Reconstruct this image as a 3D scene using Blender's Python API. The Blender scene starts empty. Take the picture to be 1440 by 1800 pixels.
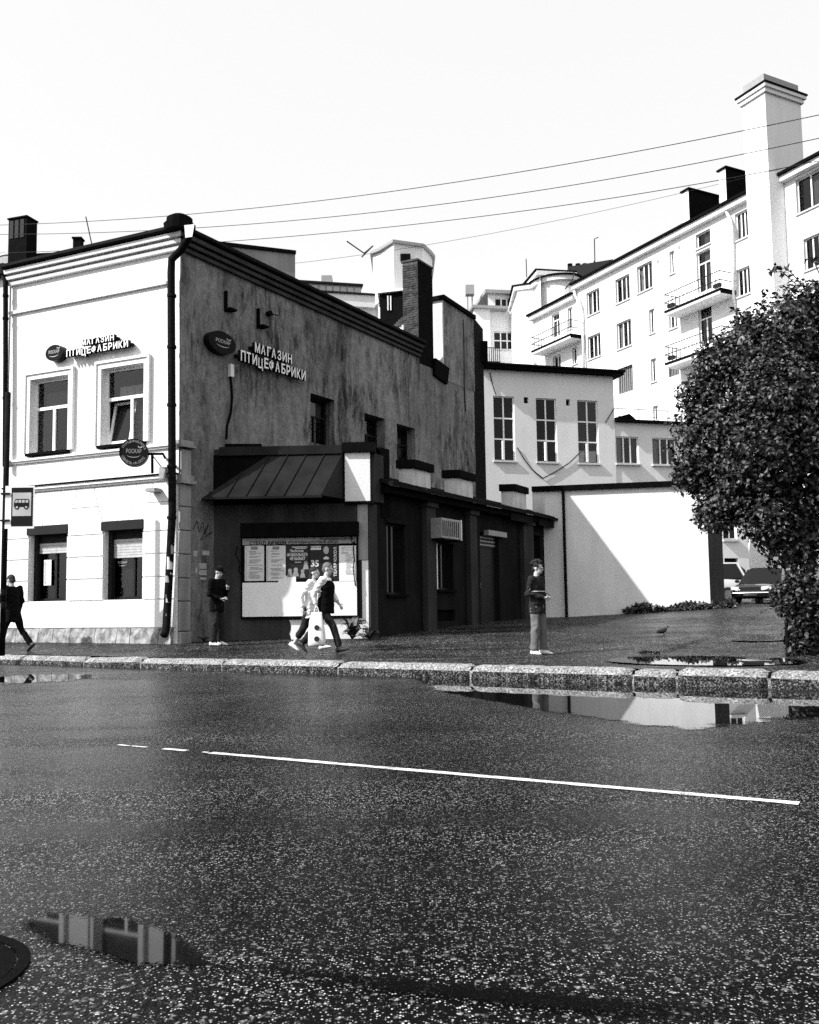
import bpy, bmesh, math, random
import numpy as np
from mathutils import Vector, Matrix, noise as mnoise
random.seed(11)
R = math.radians
sc = bpy.context.scene
col = sc.collection

# ------------------------------------------------------------------ camera
F_PX, CX, HOR = 1600.0, 720.0, 1070.0          # focal length, centre and horizon in a 1440 x 1800 frame
PITCH, ROLL, CAM_Z = R(4.7), 0.014, 0.85
CY = HOR - F_PX * math.tan(PITCH)
_f = Vector((0, math.cos(PITCH), math.sin(PITCH)))
_u0 = Vector((0, -math.sin(PITCH), math.cos(PITCH)))
_r0 = Vector((1, 0, 0))
_r = _r0 * math.cos(ROLL) - _u0 * math.sin(ROLL)
_u = _u0 * math.cos(ROLL) + _r0 * math.sin(ROLL)
EYE = Vector((0, 0, CAM_Z))
cd = bpy.data.cameras.new('camera')
cam = bpy.data.objects.new('camera', cd); col.objects.link(cam)
cd.sensor_fit = 'VERTICAL'; cd.sensor_height = 24.0
cd.lens = F_PX / 1800.0 * 24.0
cd.shift_x = 0.0; cd.shift_y = (CY - 900.0) / 1800.0
cd.clip_start = 0.05; cd.clip_end = 3000
m3 = Matrix((_r, _u, -_f)).transposed()
cam.matrix_world = Matrix.Translation(EYE) @ m3.to_4x4()
sc.camera = cam

# ------------------------------------------------------------------ sky, sun, exposure
SUN = Vector((-0.91, -0.41, 0.86)).normalized()   # towards the sun
w = bpy.data.worlds.new('World'); sc.world = w; w.use_nodes = True
nt = w.node_tree; nt.nodes.clear()
sky = nt.nodes.new('ShaderNodeTexSky'); sky.sky_type = 'NISHITA'; sky.sun_disc = False
sky.sun_elevation = math.asin(SUN.z)
sky.sun_rotation = math.atan2(SUN.x, SUN.y)
sky.air_density = 1.0; sky.dust_density = 2.5; sky.ozone_density = 1.0
bw = nt.nodes.new('ShaderNodeRGBToBW')
bg = nt.nodes.new('ShaderNodeBackground'); bg.inputs['Strength'].default_value = 0.12
wo = nt.nodes.new('ShaderNodeOutputWorld')
# a bright veil of thin white cloud over the clear sky, as the photograph's blank sky shows
veil = nt.nodes.new('ShaderNodeMath'); veil.operation = 'MULTIPLY_ADD'; veil.inputs[1].default_value = 0.45; veil.inputs[2].default_value = 4.75
nt.links.new(sky.outputs[0], bw.inputs[0]); nt.links.new(bw.outputs[0], veil.inputs[0]); nt.links.new(veil.outputs[0], bg.inputs[0]); nt.links.new(bg.outputs[0], wo.inputs[0])
sl = bpy.data.lights.new('sun', 'SUN'); sl.energy = 5.0; sl.angle = R(0.5); sl.color = (1, 1, 1)
so = bpy.data.objects.new('sun', sl); col.objects.link(so)
so.rotation_euler = SUN.to_track_quat('Z', 'Y').to_euler(); so.location = (-40, -20, 40)
vs = sc.view_settings
vs.view_transform = 'Standard'; vs.look = 'None'; vs.gamma = 1.0; vs.use_curve_mapping = False
vs.exposure = 0.55
sc.render.engine = 'CYCLES'
sc.cycles.use_denoising = False
sc.render.filter_size = 1.2
sc.cycles.max_bounces = 6; sc.cycles.transparent_max_bounces = 12
sc.cycles.caustics_reflective = False; sc.cycles.caustics_refractive = False

# ------------------------------------------------------------------ pixel rays (to read sizes off the photograph)
def ray(px, py):
    return _f + _r * ((px - CX) / F_PX) - _u * ((py - CY) / F_PX)
def at(px, py, D):                       # point on a ray at ground distance D
    d = ray(px, py); return EYE + d * (D / d.y)
def on_z(px, py, z):
    d = ray(px, py); return EYE + d * ((z - CAM_Z) / d.z)
def V2(x, y): return Vector((x, y, 0))

class Wall:
    """A vertical plane: u runs along it (to the right as seen), z up, d outward."""
    def __init__(s, o, d):
        s.o = Vector((o[0], o[1], 0)); s.u = Vector((d[0], d[1], 0)).normalized()
        n = Vector((s.u.y, -s.u.x, 0))
        s.n = n
    def P(s, u, z, d=0.0): return s.o + s.u * u + s.n * d + Vector((0, 0, z))
    def hit(s, px, py, d=0.0):
        r = ray(px, py); t = ((s.o + s.n * d - EYE).dot(s.n)) / r.dot(s.n)
        p = EYE + r * t
        return (p - s.o).dot(s.u), p.z
    def rect(s, x0, y0, x1, y1, d=0.0):
        xm, ym = (x0 + x1) / 2, (y0 + y1) / 2
        return (s.hit(x0, ym, d)[0], s.hit(x1, ym, d)[0], s.hit(xm, y1, d)[1], s.hit(xm, y0, d)[1])
    def z(s, px, py, d=0.0): return s.hit(px, py, d)[1]
    def uu(s, px, py, d=0.0): return s.hit(px, py, d)[0]

# ------------------------------------------------------------------ mesh building
class MB:
    def __init__(s): s.v = []; s.f = []
    def poly(s, pts):
        b = len(s.v); s.v += [Vector(p) for p in pts]; s.f.append(tuple(range(b, b + len(pts)))); return s
    def hexa(s, p):                       # 8 points: bottom 4, top 4
        b = len(s.v); s.v += [Vector(q) for q in p]
        for q in ((3, 2, 1, 0), (4, 5, 6, 7), (0, 1, 5, 4), (1, 2, 6, 5), (2, 3, 7, 6), (3, 0, 4, 7)):
            s.f.append(tuple(b + i for i in q))
        return s
    def wbox(s, W, u0, u1, z0, z1, d0, d1):
        P = W.P
        return s.hexa([P(u0, z0, d1), P(u1, z0, d1), P(u1, z0, d0), P(u0, z0, d0),
                       P(u0, z1, d1), P(u1, z1, d1), P(u1, z1, d0), P(u0, z1, d0)])
    def box(s, c, sx, sy, sz, rz=0.0):
        c = Vector(c); m = Matrix.Rotation(rz, 3, 'Z')
        g = [(-1, -1, -1), (1, -1, -1), (1, 1, -1), (-1, 1, -1), (-1, -1, 1), (1, -1, 1), (1, 1, 1), (-1, 1, 1)]
        return s.hexa([c + m @ Vector((a * sx / 2, b * sy / 2, k * sz / 2)) for a, b, k in g])
    def prism(s, pts, vec):               # extrude a planar polygon along vec
        vec = Vector(vec); n = len(pts); b = len(s.v)
        s.v += [Vector(p) for p in pts] + [Vector(p) + vec for p in pts]
        s.f.append(tuple(range(b + n - 1, b - 1, -1))); s.f.append(tuple(range(b + n, b + 2 * n)))
        for i in range(n):
            j = (i + 1) % n; s.f.append((b + i, b + j, b + n + j, b + n + i))
        return s
    def wprism(s, W, uz, d0, d1):         # polygon given in wall u,z
        return s.prism([W.P(u, z, d0) for u, z in uz], W.n * (d1 - d0))
    def rings(s, rings, cap=True, closed=False):
        n = len(rings[0]); b = len(s.v)
        for r in rings: s.v += [Vector(p) for p in r]
        m = len(rings)
        for k in range(m if closed else m - 1):
            k2 = (k + 1) % m
            for i in range(n):
                j = (i + 1) % n
                s.f.append((b + k * n + i, b + k * n + j, b + k2 * n + j, b + k2 * n + i))
        if cap and not closed:
            s.f.append(tuple(b + i for i in range(n - 1, -1, -1)))
            s.f.append(tuple(b + (m - 1) * n + i for i in range(n)))
        return s
    def tube(s, path, r, n=8, cap=True, flat=1.0):
        path = [Vector(p) for p in path]; rr = r if isinstance(r, (list, tuple)) else [r] * len(path)
        rings = []; ref = None
        for i, p in enumerate(path):
            t = (path[min(i + 1, len(path) - 1)] - path[max(i - 1, 0)])
            t = t.normalized() if t.length > 1e-9 else Vector((0, 0, 1))
            if ref is None:
                ref = Vector((0, 0, 1)) if abs(t.z) < 0.9 else Vector((1, 0, 0))
            a = t.cross(ref)
            a = a.normalized() if a.length > 1e-6 else t.orthogonal().normalized()
            b = a.cross(t).normalized(); ref = b
            rings.append([p + (a * math.cos(q) + b * math.sin(q) * flat) * rr[i] for q in [2 * math.pi * k / n for k in range(n)]])
        return s.rings(rings, cap)
    def disc(s, c, ax, r, h, n=24):        # short cylinder along ax
        ax = Vector(ax).normalized(); a = ax.orthogonal().normalized(); b = ax.cross(a); c = Vector(c)
        ring = lambda k, rr: [c + ax * k + (a * math.cos(q) + b * math.sin(q)) * rr for q in [2 * math.pi * i / n for i in range(n)]]
        return s.rings([ring(0, r), ring(h, r)])
    def ell(s, c, rx, ry, rz, n=12, m=8, rot=None):
        c = Vector(c); rings = []
        for k in range(m + 1):
            ph = -math.pi / 2 + math.pi * k / m
            cr = max(math.cos(ph), 0.02)
            ring = []
            for i in range(n):
                q = 2 * math.pi * i / n
                p = Vector((rx * cr * math.cos(q), ry * cr * math.sin(q), rz * math.sin(ph)))
                if rot: p = rot @ p
                ring.append(c + p)
            rings.append(ring)
        return s.rings(rings)
    def xf(s, M):
        s.v = [M @ p for p in s.v]; return s
    def mesh(s, name, off=None):
        me = bpy.data.meshes.new(name)
        off = off or Vector((0, 0, 0))
        me.from_pydata([tuple(p - off) for p in s.v], [], s.f); me.update()
        return me

def base_of(o):
    t = Vector((0, 0, 0))
    while o is not None: t = t + o.location; o = o.parent
    return t
def fix_normals(me):
    bm = bmesh.new(); bm.from_mesh(me); bmesh.ops.recalc_face_normals(bm, faces=bm.faces); bm.to_mesh(me); bm.free()
def put(name, me, mat, parent=None, loc=None):
    o = bpy.data.objects.new(name, me); col.objects.link(o)
    if mat is not None and len(me.materials) == 0: me.materials.append(mat)
    if parent is not None: o.parent = parent
    elif loc is not None: o.location = loc
    return o
def part(name, mb, mat, parent=None, smooth=False, bevel=0.0, loc=None, normals=True, label=None):
    """One mesh object; coordinates are world ones, stored relative to the thing's base."""
    off = base_of(parent) if parent is not None else Vector(loc or (0, 0, 0))
    me = mb.mesh(name, off)
    if normals: fix_normals(me)
    if smooth: me.polygons.foreach_set('use_smooth', [True] * len(me.polygons))
    o = put(name, me, mat, parent, off if parent is None else None)
    if bevel:
        m = o.modifiers.new('bevel', 'BEVEL'); m.width = bevel; m.segments = 2; m.limit_method = 'ANGLE'; m.angle_limit = R(40)
    if label: o['label'] = label
    return o
def tag(o, label, cat, group=None):
    o['label'] = label; o['category'] = cat
    if group: o['group'] = group
    return o
def thing(name, label, cat, loc=(0, 0, 0), group=None):
    o = bpy.data.objects.new(name, None); col.objects.link(o); o.location = loc; o.empty_display_size = 0.2
    return tag(o, label, cat, group)
def struct(o): o['kind'] = 'structure'; return o

def wall_holes(mb, W, u0, u1, z0, z1, holes, d=0.0, reveal=0.2, front=True):
    """Wall face with rectangular openings and their reveals."""
    us = sorted({u0, u1, *[min(max(h[i], u0), u1) for h in holes for i in (0, 1)]})
    zs = sorted({z0, z1, *[min(max(h[i], z0), z1) for h in holes for i in (2, 3)]})
    inside = lambda a, b: any(h[0] < a < h[1] and h[2] < b < h[3] for h in holes)
    P = W.P
    for i in range(len(us) - 1):
        for j in range(len(zs) - 1):
            a, b, c, e = us[i], us[i + 1], zs[j], zs[j + 1]
            if b - a < 1e-5 or e - c < 1e-5 or inside((a + b) / 2, (c + e) / 2): continue
            mb.poly([P(a, c, d), P(b, c, d), P(b, e, d), P(a, e, d)])
    for h in holes:
        a, b, c, e = h[:4]
        for p, q in (((a, c), (b, c)), ((b, c), (b, e)), ((b, e), (a, e)), ((a, e), (a, c))):
            mb.poly([P(p[0], p[1], d), P(q[0], q[1], d), P(q[0], q[1], d - reveal), P(p[0], p[1], d - reveal)])
    return mb

# ------------------------------------------------------------------ materials (all grey: the photograph is black and white)
MAT = {}
class NT:
    def __init__(s, name):
        s.m = bpy.data.materials.new(name); s.m.use_nodes = True; s.t = s.m.node_tree
        s.b = s.t.nodes['Principled BSDF']; s.o = s.t.nodes['Material Output']; s.c = None
        MAT[name] = s.m
    def n(s, k, **kw):
        x = s.t.nodes.new('ShaderNode' + k)
        for a, v in kw.items():
            if a in x.inputs: x.inputs[a].default_value = v
            else: setattr(x, a, v)
        return x
    def l(s, a, b): s.t.links.new(a, b)
    def track(s, a, b, rot):                # broad bands along the road
        mp = s.n('Mapping'); mp.inputs['Rotation'].default_value = (0, 0, rot); mp.inputs['Scale'].default_value = (a, b, 1)
        s.coord(); s.l(s.c.outputs['Object'], mp.inputs[0])
        x = s.n('TexNoise'); x.inputs['Scale'].default_value = 1.0; x.inputs['Detail'].default_value = 5; x.inputs['Roughness'].default_value = 0.6
        s.l(mp.outputs[0], x.inputs['Vector']); return x.outputs['Fac']
    def coord(s, scale=(1, 1, 1)):
        if s.c is None: s.c = s.n('TexCoord')
        mp = s.n('Mapping'); mp.inputs['Scale'].default_value = scale
        s.l(s.c.outputs['Object'], mp.inputs[0]); return mp.outputs[0]
    def noise(s, scale, detail=4.0, rough=0.55, stretch=(1, 1, 1), dist=0.0):
        x = s.n('TexNoise'); x.inputs['Scale'].default_value = scale; x.inputs['Detail'].default_value = detail
        x.inputs['Roughness'].default_value = rough; x.inputs['Distortion'].default_value = dist
        s.l(s.coord(stretch), x.inputs['Vector']); return x.outputs['Fac']
    def ramp(s, fac, a, b, va, vb):
        x = s.n('MapRange'); x.clamp = True
        for k, v in ((1, a), (2, b), (3, va), (4, vb)): x.inputs[k].default_value = v
        s.l(fac, x.inputs[0]); return x.outputs[0]
    def math(s, op, a, b):
        x = s.n('Math'); x.operation = op
        for i, q in ((0, a), (1, b)):
            if isinstance(q, (int, float)): x.inputs[i].default_value = q
            else: s.l(q, x.inputs[i])
        return x.outputs[0]
    def base(s, fac): s.l(fac, s.b.inputs['Base Color'])
    def bump(s, h, strength=0.5, dist=0.01):
        x = s.n('Bump'); x.inputs['Strength'].default_value = strength; x.inputs['Distance'].default_value = dist
        s.l(h, x.inputs['Height']); s.l(x.outputs[0], s.b.inputs['Normal']); return x
    def set(s, rough=0.8, spec=0.3, metal=0.0):
        s.b.inputs['Roughness'].default_value = rough; s.b.inputs['Specular IOR Level'].default_value = spec
        s.b.inputs['Metallic'].default_value = metal; return s

def M(name, v, rough=0.8, spec=0.3, var=0.15, scale=6.0, bump=0.0, bdist=0.004, metal=0.0, stretch=(1, 1, 1)):
    t = NT(name).set(rough, spec, metal)
    if var > 0:
        f = t.noise(scale, 5.0, 0.6, stretch)
        t.base(t.ramp(f, 0.3, 0.7, v * (1 - var), v * (1 + var)))
        if bump: t.bump(t.noise(scale * 6, 3.0), bump, bdist)
    else: t.b.inputs['Base Color'].default_value = (v, v, v, 1)
    return t.m

def plaster(name, v, dirt=0.3, streak=0.3, lo=0.4, bump=0.25):
    """Painted stucco: blotches, vertical run-off streaks and fine grain."""
    t = NT(name).set(0.95, 0.03)
    a = t.ramp(t.noise(0.9, 6, 0.65), 0.38, 0.68, 1.0 - dirt, 1.0)
    b = t.ramp(t.noise(2.6, 5, 0.6, (1, 1, 0.12)), 0.36, 0.62, 1.0 - streak, 1.0)
    c = t.ramp(t.noise(22, 4, 0.7), 0.3, 0.75, 0.88, 1.06)
    x = t.math('MULTIPLY', t.math('MULTIPLY', a, b), c)
    t.base(t.math('MULTIPLY', x, v))
    t.bump(t.noise(40, 5, 0.7), bump, 0.006)
    return t.m
plaster('white_stucco', 0.82, 0.05, 0.05)
plaster('soft_stucco', 0.80, 0.06, 0.06)
plaster('far_stucco', 0.82, 0.04, 0.05)
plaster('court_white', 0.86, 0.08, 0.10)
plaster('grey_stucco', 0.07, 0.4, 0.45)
plaster('shaded_cornice', 0.085, 0.35, 0.3)
plaster('attic_stucco', 0.30, 0.15, 0.2)
plaster('quoin_stucco', 0.42, 0.3, 0.35)
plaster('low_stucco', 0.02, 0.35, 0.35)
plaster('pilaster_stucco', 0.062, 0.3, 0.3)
plaster('stub_stucco', 0.84, 0.3, 0.3)

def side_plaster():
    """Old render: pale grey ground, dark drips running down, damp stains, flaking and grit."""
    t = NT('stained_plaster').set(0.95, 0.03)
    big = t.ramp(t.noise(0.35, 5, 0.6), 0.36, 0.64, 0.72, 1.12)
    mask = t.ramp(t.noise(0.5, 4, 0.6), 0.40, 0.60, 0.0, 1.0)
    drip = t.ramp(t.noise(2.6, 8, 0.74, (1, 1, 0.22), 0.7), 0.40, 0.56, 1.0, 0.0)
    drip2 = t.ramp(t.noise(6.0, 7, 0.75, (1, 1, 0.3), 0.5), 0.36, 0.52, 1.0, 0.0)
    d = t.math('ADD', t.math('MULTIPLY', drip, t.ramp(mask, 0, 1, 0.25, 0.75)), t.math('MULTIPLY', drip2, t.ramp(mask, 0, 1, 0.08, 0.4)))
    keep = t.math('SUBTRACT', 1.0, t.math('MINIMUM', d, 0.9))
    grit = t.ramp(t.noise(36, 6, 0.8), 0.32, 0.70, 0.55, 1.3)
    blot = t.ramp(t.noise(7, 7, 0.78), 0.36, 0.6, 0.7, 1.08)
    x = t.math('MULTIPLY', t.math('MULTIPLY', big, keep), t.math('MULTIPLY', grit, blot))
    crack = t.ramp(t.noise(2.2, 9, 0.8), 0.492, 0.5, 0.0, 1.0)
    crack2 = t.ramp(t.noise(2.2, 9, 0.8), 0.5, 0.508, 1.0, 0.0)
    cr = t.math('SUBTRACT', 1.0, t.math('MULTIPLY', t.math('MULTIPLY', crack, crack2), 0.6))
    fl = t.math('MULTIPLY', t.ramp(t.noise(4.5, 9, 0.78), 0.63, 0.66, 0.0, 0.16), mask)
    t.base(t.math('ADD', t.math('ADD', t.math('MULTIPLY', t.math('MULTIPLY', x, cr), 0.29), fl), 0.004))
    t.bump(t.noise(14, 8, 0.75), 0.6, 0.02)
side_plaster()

def asphalt(name, dark, chip, scale, wet_rough, dry_rough, bump=0.9, spec=0.5, coarse=0.3, ior=1.2, lo=0.62):
    """Wet tarmac: light stone chips in black binder, on two scales, with smoother wet patches."""
    t = NT(name).set(0.4, spec)
    def chips(sc_, lo):
        vo = t.n('TexVoronoi'); vo.feature = 'F1'; vo.inputs['Scale'].default_value = sc_; vo.inputs['Randomness'].default_value = 1.0
        # stones are irregular: warp the cells
        nz = t.n('TexNoise'); nz.inputs['Scale'].default_value = sc_ * 1.3; nz.inputs['Detail'].default_value = 2
        t.l(t.coord((1, 1, 1)), nz.inputs['Vector'])
        mx = t.n('VectorMath'); mx.operation = 'MULTIPLY_ADD'; mx.inputs[1].default_value = (0.9 / sc_,) * 3
        t.l(nz.outputs['Color'], mx.inputs[0]); t.l(t.coord((1, 1, 1)), mx.inputs[2])
        t.l(mx.outputs[0], vo.inputs['Vector'])
        sep = t.n('SeparateColor'); t.l(vo.outputs['Color'], sep.inputs[0])
        st = t.math('POWER', t.ramp(sep.outputs[0], lo, 1.0, 0.0, 1.0), 1.5)
        body = t.ramp(vo.outputs['Distance'], 0.2, 0.55, 1.0, 0.0)
        return t.math('MULTIPLY', st, body), sep.outputs[0], body
    st, rnd, body = chips(scale, lo)
    st2, rnd2, body2 = chips(scale * 0.36, lo + 0.06)
    tr_ = t.track(0.10, 1.5, math.atan(0.62))
    patch = t.math('MULTIPLY', t.ramp(t.noise(0.7, 7, 0.7), 0.35, 0.65, 0.45, 1.2), t.ramp(tr_, 0.36, 0.64, 0.45, 1.15))
    fine = t.ramp(t.noise(scale * 2.2, 3, 0.7), 0.3, 0.75, 0.4, 1.5)
    x = t.math('ADD', t.math('MULTIPLY', st, chip), t.math('MULTIPLY', st2, chip * coarse))
    c = t.math('ADD', t.math('MULTIPLY', x, fine), dark)
    t.base(t.math('MULTIPLY', c, patch))
    ro = t.ramp(t.math('ADD', t.math('MULTIPLY', t.noise(0.45, 6, 0.7), 0.5), t.math('MULTIPLY', tr_, 0.5)), 0.42, 0.58, wet_rough, dry_rough)
    t.b.inputs['IOR'].default_value = ior
    t.l(t.ramp(t.math('ADD', t.math('MULTIPLY', t.noise(0.6, 5, 0.7), 0.5), t.math('MULTIPLY', tr_, 0.5)), 0.44, 0.60, 0.5 * spec + 0.12, 0.08), t.b.inputs['Specular IOR Level'])
    t.l(ro, t.b.inputs['Roughness'])
    h = t.math('ADD', t.math('MULTIPLY', body, rnd), t.math('MULTIPLY', t.noise(scale * 1.6, 3, 0.7), 0.6))
    h = t.math('ADD', h, t.math('MULTIPLY', t.math('MULTIPLY', body2, rnd2), 1.6))
    t.bump(h, bump, 0.004)
    return t.m
asphalt('wet_asphalt', 0.001, 1.0, 135, 0.16, 0.30, 0.42, 0.22, 0.30, 1.20, 0.69)
asphalt('footway_asphalt', 0.012, 0.75, 80, 0.28, 0.55, 0.9, 0.5, 0.9, 1.16)

def granite():
    t = NT('granite').set(0.75, 0.3)
    a = t.ramp(t.noise(34, 7, 0.82), 0.42, 0.60, 0.05, 0.62)
    b = t.ramp(t.noise(4, 5, 0.7), 0.35, 0.65, 0.55, 1.1)
    t.base(t.math('MULTIPLY', a, b))
    t.bump(t.noise(30, 7, 0.8), 1.0, 0.03)
granite()
def hewn():
    t = NT('granite_hewn').set(0.8, 0.12)
    a = t.ramp(t.noise(42, 7, 0.8), 0.50, 0.60, 0.012, 0.42)
    b = t.ramp(t.noise(9, 5, 0.7), 0.38, 0.6, 0.25, 1.1)
    t.base(t.math('MULTIPLY', a, b))
    t.bump(t.noise(26, 8, 0.8), 1.0, 0.05)
hewn()

def glass(name, tint=0.01, clear=True):
    t = NT(name)
    if clear:
        t.t.nodes.remove(t.b)
        tr = t.n('BsdfTransparent'); tr.inputs[0].default_value = (0.85, 0.85, 0.85, 1)
        gl = t.n('BsdfGlossy'); gl.inputs['Roughness'].default_value = 0.02
        fr = t.n('Fresnel'); fr.inputs[0].default_value = 1.5
        bp = t.n('Bump'); bp.inputs['Strength'].default_value = 0.06; bp.inputs['Distance'].default_value = 0.02
        t.l(t.noise(1.7, 2, 0.4), bp.inputs['Height']); t.l(bp.outputs[0], gl.inputs['Normal']); t.l(bp.outputs[0], fr.inputs['Normal'])
        mx = t.n('MixShader'); t.l(fr.outputs[0], mx.inputs[0]); t.l(tr.outputs[0], mx.inputs[1]); t.l(gl.outputs[0], mx.inputs[2])
        t.l(mx.outputs[0], t.o.inputs[0])
    else:
        t.set(0.03, 0.18); t.b.inputs['Base Color'].default_value = (tint,) * 3 + (1,)
        t.bump(t.noise(1.7, 2, 0.4), 0.05, 0.02)
    return t.m
glass('glass_clear'); glass('glass_dark', 0.008, False)

M('black_metal', 0.005, 0.85, 0.02, 0.3, 5)
M('roof_metal', 0.008, 0.8, 0.04, 0.5, 2.2, 0.1, 0.01)
M('awning_metal', 0.011, 0.45, 0.09, 0.5, 1.6, 0.1, 0.008)
M('pipe_black', 0.007, 0.8, 0.04, 0.5, 9)
M('pipe_white', 0.7, 0.6, 0.3, 0.1, 5)
M('frame_white', 0.82, 0.45, 0.4, 0.04, 5)
M('frame_dark', 0.010, 0.6, 0.15, 0.2, 5)
M('room_dark', 0.012, 0.9, 0.1, 0.0)
M('curtain', 0.35, 0.9, 0.1, 0.35, 14, 0.0, 0, 0.0, (6, 6, 0.2))
M('curtain_dark', 0.09, 0.9, 0.1, 0.4, 14, 0.0, 0, 0.0, (6, 6, 0.2))
M('sill_metal', 0.55, 0.45, 0.4, 0.1, 6)
M('sign_black', 0.004, 0.5, 0.15, 0.0)
M('sign_white', 0.85, 0.5, 0.3, 0.0)
M('sign_grey', 0.28, 0.5, 0.3, 0.15, 7)
M('letter_side', 0.010, 0.7, 0.05, 0.0)
M('shutter', 0.42, 0.4, 0.5, 0.2, 8)
M('stone', 0.26, 0.95, 0.05, 0.6, 6, 0.6, 0.02)
M('brick', 0.06, 0.95, 0.03, 0.7, 5, 0.5, 0.01)
M('mortar', 0.42, 0.95, 0.1, 0.3, 9, 0.5, 0.01)
M('paper', 0.62, 0.9, 0.1, 0.08, 9)
M('ink', 0.02, 0.8, 0.1, 0.0)
M('ink_grey', 0.2, 0.8, 0.1, 0.0)
M('poster_black', 0.006, 0.5, 0.3, 0.0)
M('poster_grey', 0.24, 0.6, 0.2, 0.3, 20)
M('board_white', 0.80, 0.7, 0.2, 0.06, 3)
M('board_grey', 0.42, 0.7, 0.2, 0.15, 3)
M('bark', 0.05, 0.9, 0.2, 0.4, 20, 0.8, 0.01, 0.0, (1, 1, 0.3))
M('soil', 0.02, 0.95, 0.1, 0.4, 8, 0.6, 0.02)
M('iron_or_shadow_black', 0.003, 0.8, 0.03, 0.4, 30, 0.4, 0.003)
M('skin', 0.40, 0.55, 0.35, 0.06, 14)
M('hair', 0.012, 0.6, 0.3, 0.4, 40, 0.9, 0.01)
M('hair_light', 0.13, 0.6, 0.3, 0.4, 40, 0.9, 0.01)
M('cloth_black', 0.006, 0.95, 0.02, 0.25, 30)
M('cloth_dark', 0.022, 0.95, 0.03, 0.3, 30)
M('cloth_grey', 0.13, 0.9, 0.1, 0.12, 30)
M('cloth_white', 0.72, 0.9, 0.1, 0.06, 30)
M('shoe_white', 0.7, 0.6, 0.3, 0.1, 30)
M('shoe_dark', 0.02, 0.5, 0.3, 0.1, 30)
M('car_black', 0.008, 0.12, 0.6, 0.0)
M('car_silver', 0.5, 0.25, 0.5, 0.0, metal=0.3)
M('rubber', 0.012, 0.8, 0.2, 0.0)
M('chrome', 0.6, 0.15, 0.5, 0.0, metal=0.9)
M('lamp_glass', 0.55, 0.1, 0.6, 0.0)
M('wire', 0.01, 0.6, 0.2, 0.0)
M('pigeon', 0.02, 0.7, 0.2, 0.4, 30)
def worn_paint():
    t = NT('road_paint').set(0.7, 0.2)
    t.base(t.ramp(t.noise(18, 5, 0.7), 0.35, 0.65, 0.45, 0.8))
    x = t.math('ADD', t.math('MULTIPLY', t.noise(70, 4, 0.7), 0.6), t.math('MULTIPLY', t.noise(4, 4, 0.6), 0.4))
    tr = t.n('BsdfTransparent'); mx = t.n('MixShader'); t.l(t.ramp(x, 0.40, 0.46, 0.0, 1.0), mx.inputs[0]); t.l(tr.outputs[0], mx.inputs[1]); t.l(t.b.outputs[0], mx.inputs[2]); t.l(mx.outputs[0], t.o.inputs[0])
worn_paint()
def leafmat(name, a, b, rough=0.38):
    t = NT(name).set(rough, 0.22)
    f = t.math('POWER', t.ramp(t.noise(11.0, 2, 0.5), 0.36, 0.66, 0.0, 1.0), 2.6)
    g_ = t.ramp(t.noise(1.3, 3, 0.6), 0.35, 0.65, 0.55, 1.1)
    t.base(t.math('MULTIPLY', t.ramp(f, 0.0, 1.0, a, b), g_))
leafmat('lilac_leaf', 0.003, 0.17, 0.42); leafmat('weed_leaf', 0.012, 0.10, 0.45)
def fade(name, base, rough, spec, ior, grain, rmp=(0.30, 0.40, 0.0, 1.0)):
    """Thin film that breaks up into the ground towards its rim (vertex attribute 'depth')."""
    t = NT(name).set(rough, spec); t.b.inputs['Base Color'].default_value = (base,) * 3 + (1,); t.b.inputs['IOR'].default_value = ior
    at_ = t.n('Attribute'); at_.attribute_name = 'depth'
    x = t.math('ADD', at_.outputs['Fac'], t.math('MULTIPLY', t.math('SUBTRACT', t.noise(grain, 3, 0.6), 0.5), 1.1))
    x = t.math('ADD', x, t.math('MULTIPLY', t.math('SUBTRACT', t.noise(3.2, 5, 0.65), 0.5), 1.5))
    fac = t.ramp(x, *rmp)
    tr = t.n('BsdfTransparent'); mx = t.n('MixShader'); t.l(fac, mx.inputs[0]); t.l(tr.outputs[0], mx.inputs[1]); t.l(t.b.outputs[0], mx.inputs[2]); t.l(mx.outputs[0], t.o.inputs[0])
    if name == 'puddle_film':
        t.bump(t.noise(2.2, 2, 0.4), 0.02, 0.01)
    return t.m
fade('puddle_film', 0.004, 0.012, 0.5, 1.45, 70); fade('dark_film', 0.003, 0.6, 0.05, 1.2, 75, (0.35, 0.95, 0.0, 0.88)); fade('thin_film', 0.004, 0.03, 0.5, 1.2, 75, (0.35, 0.55, 0.0, 0.95))
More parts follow.
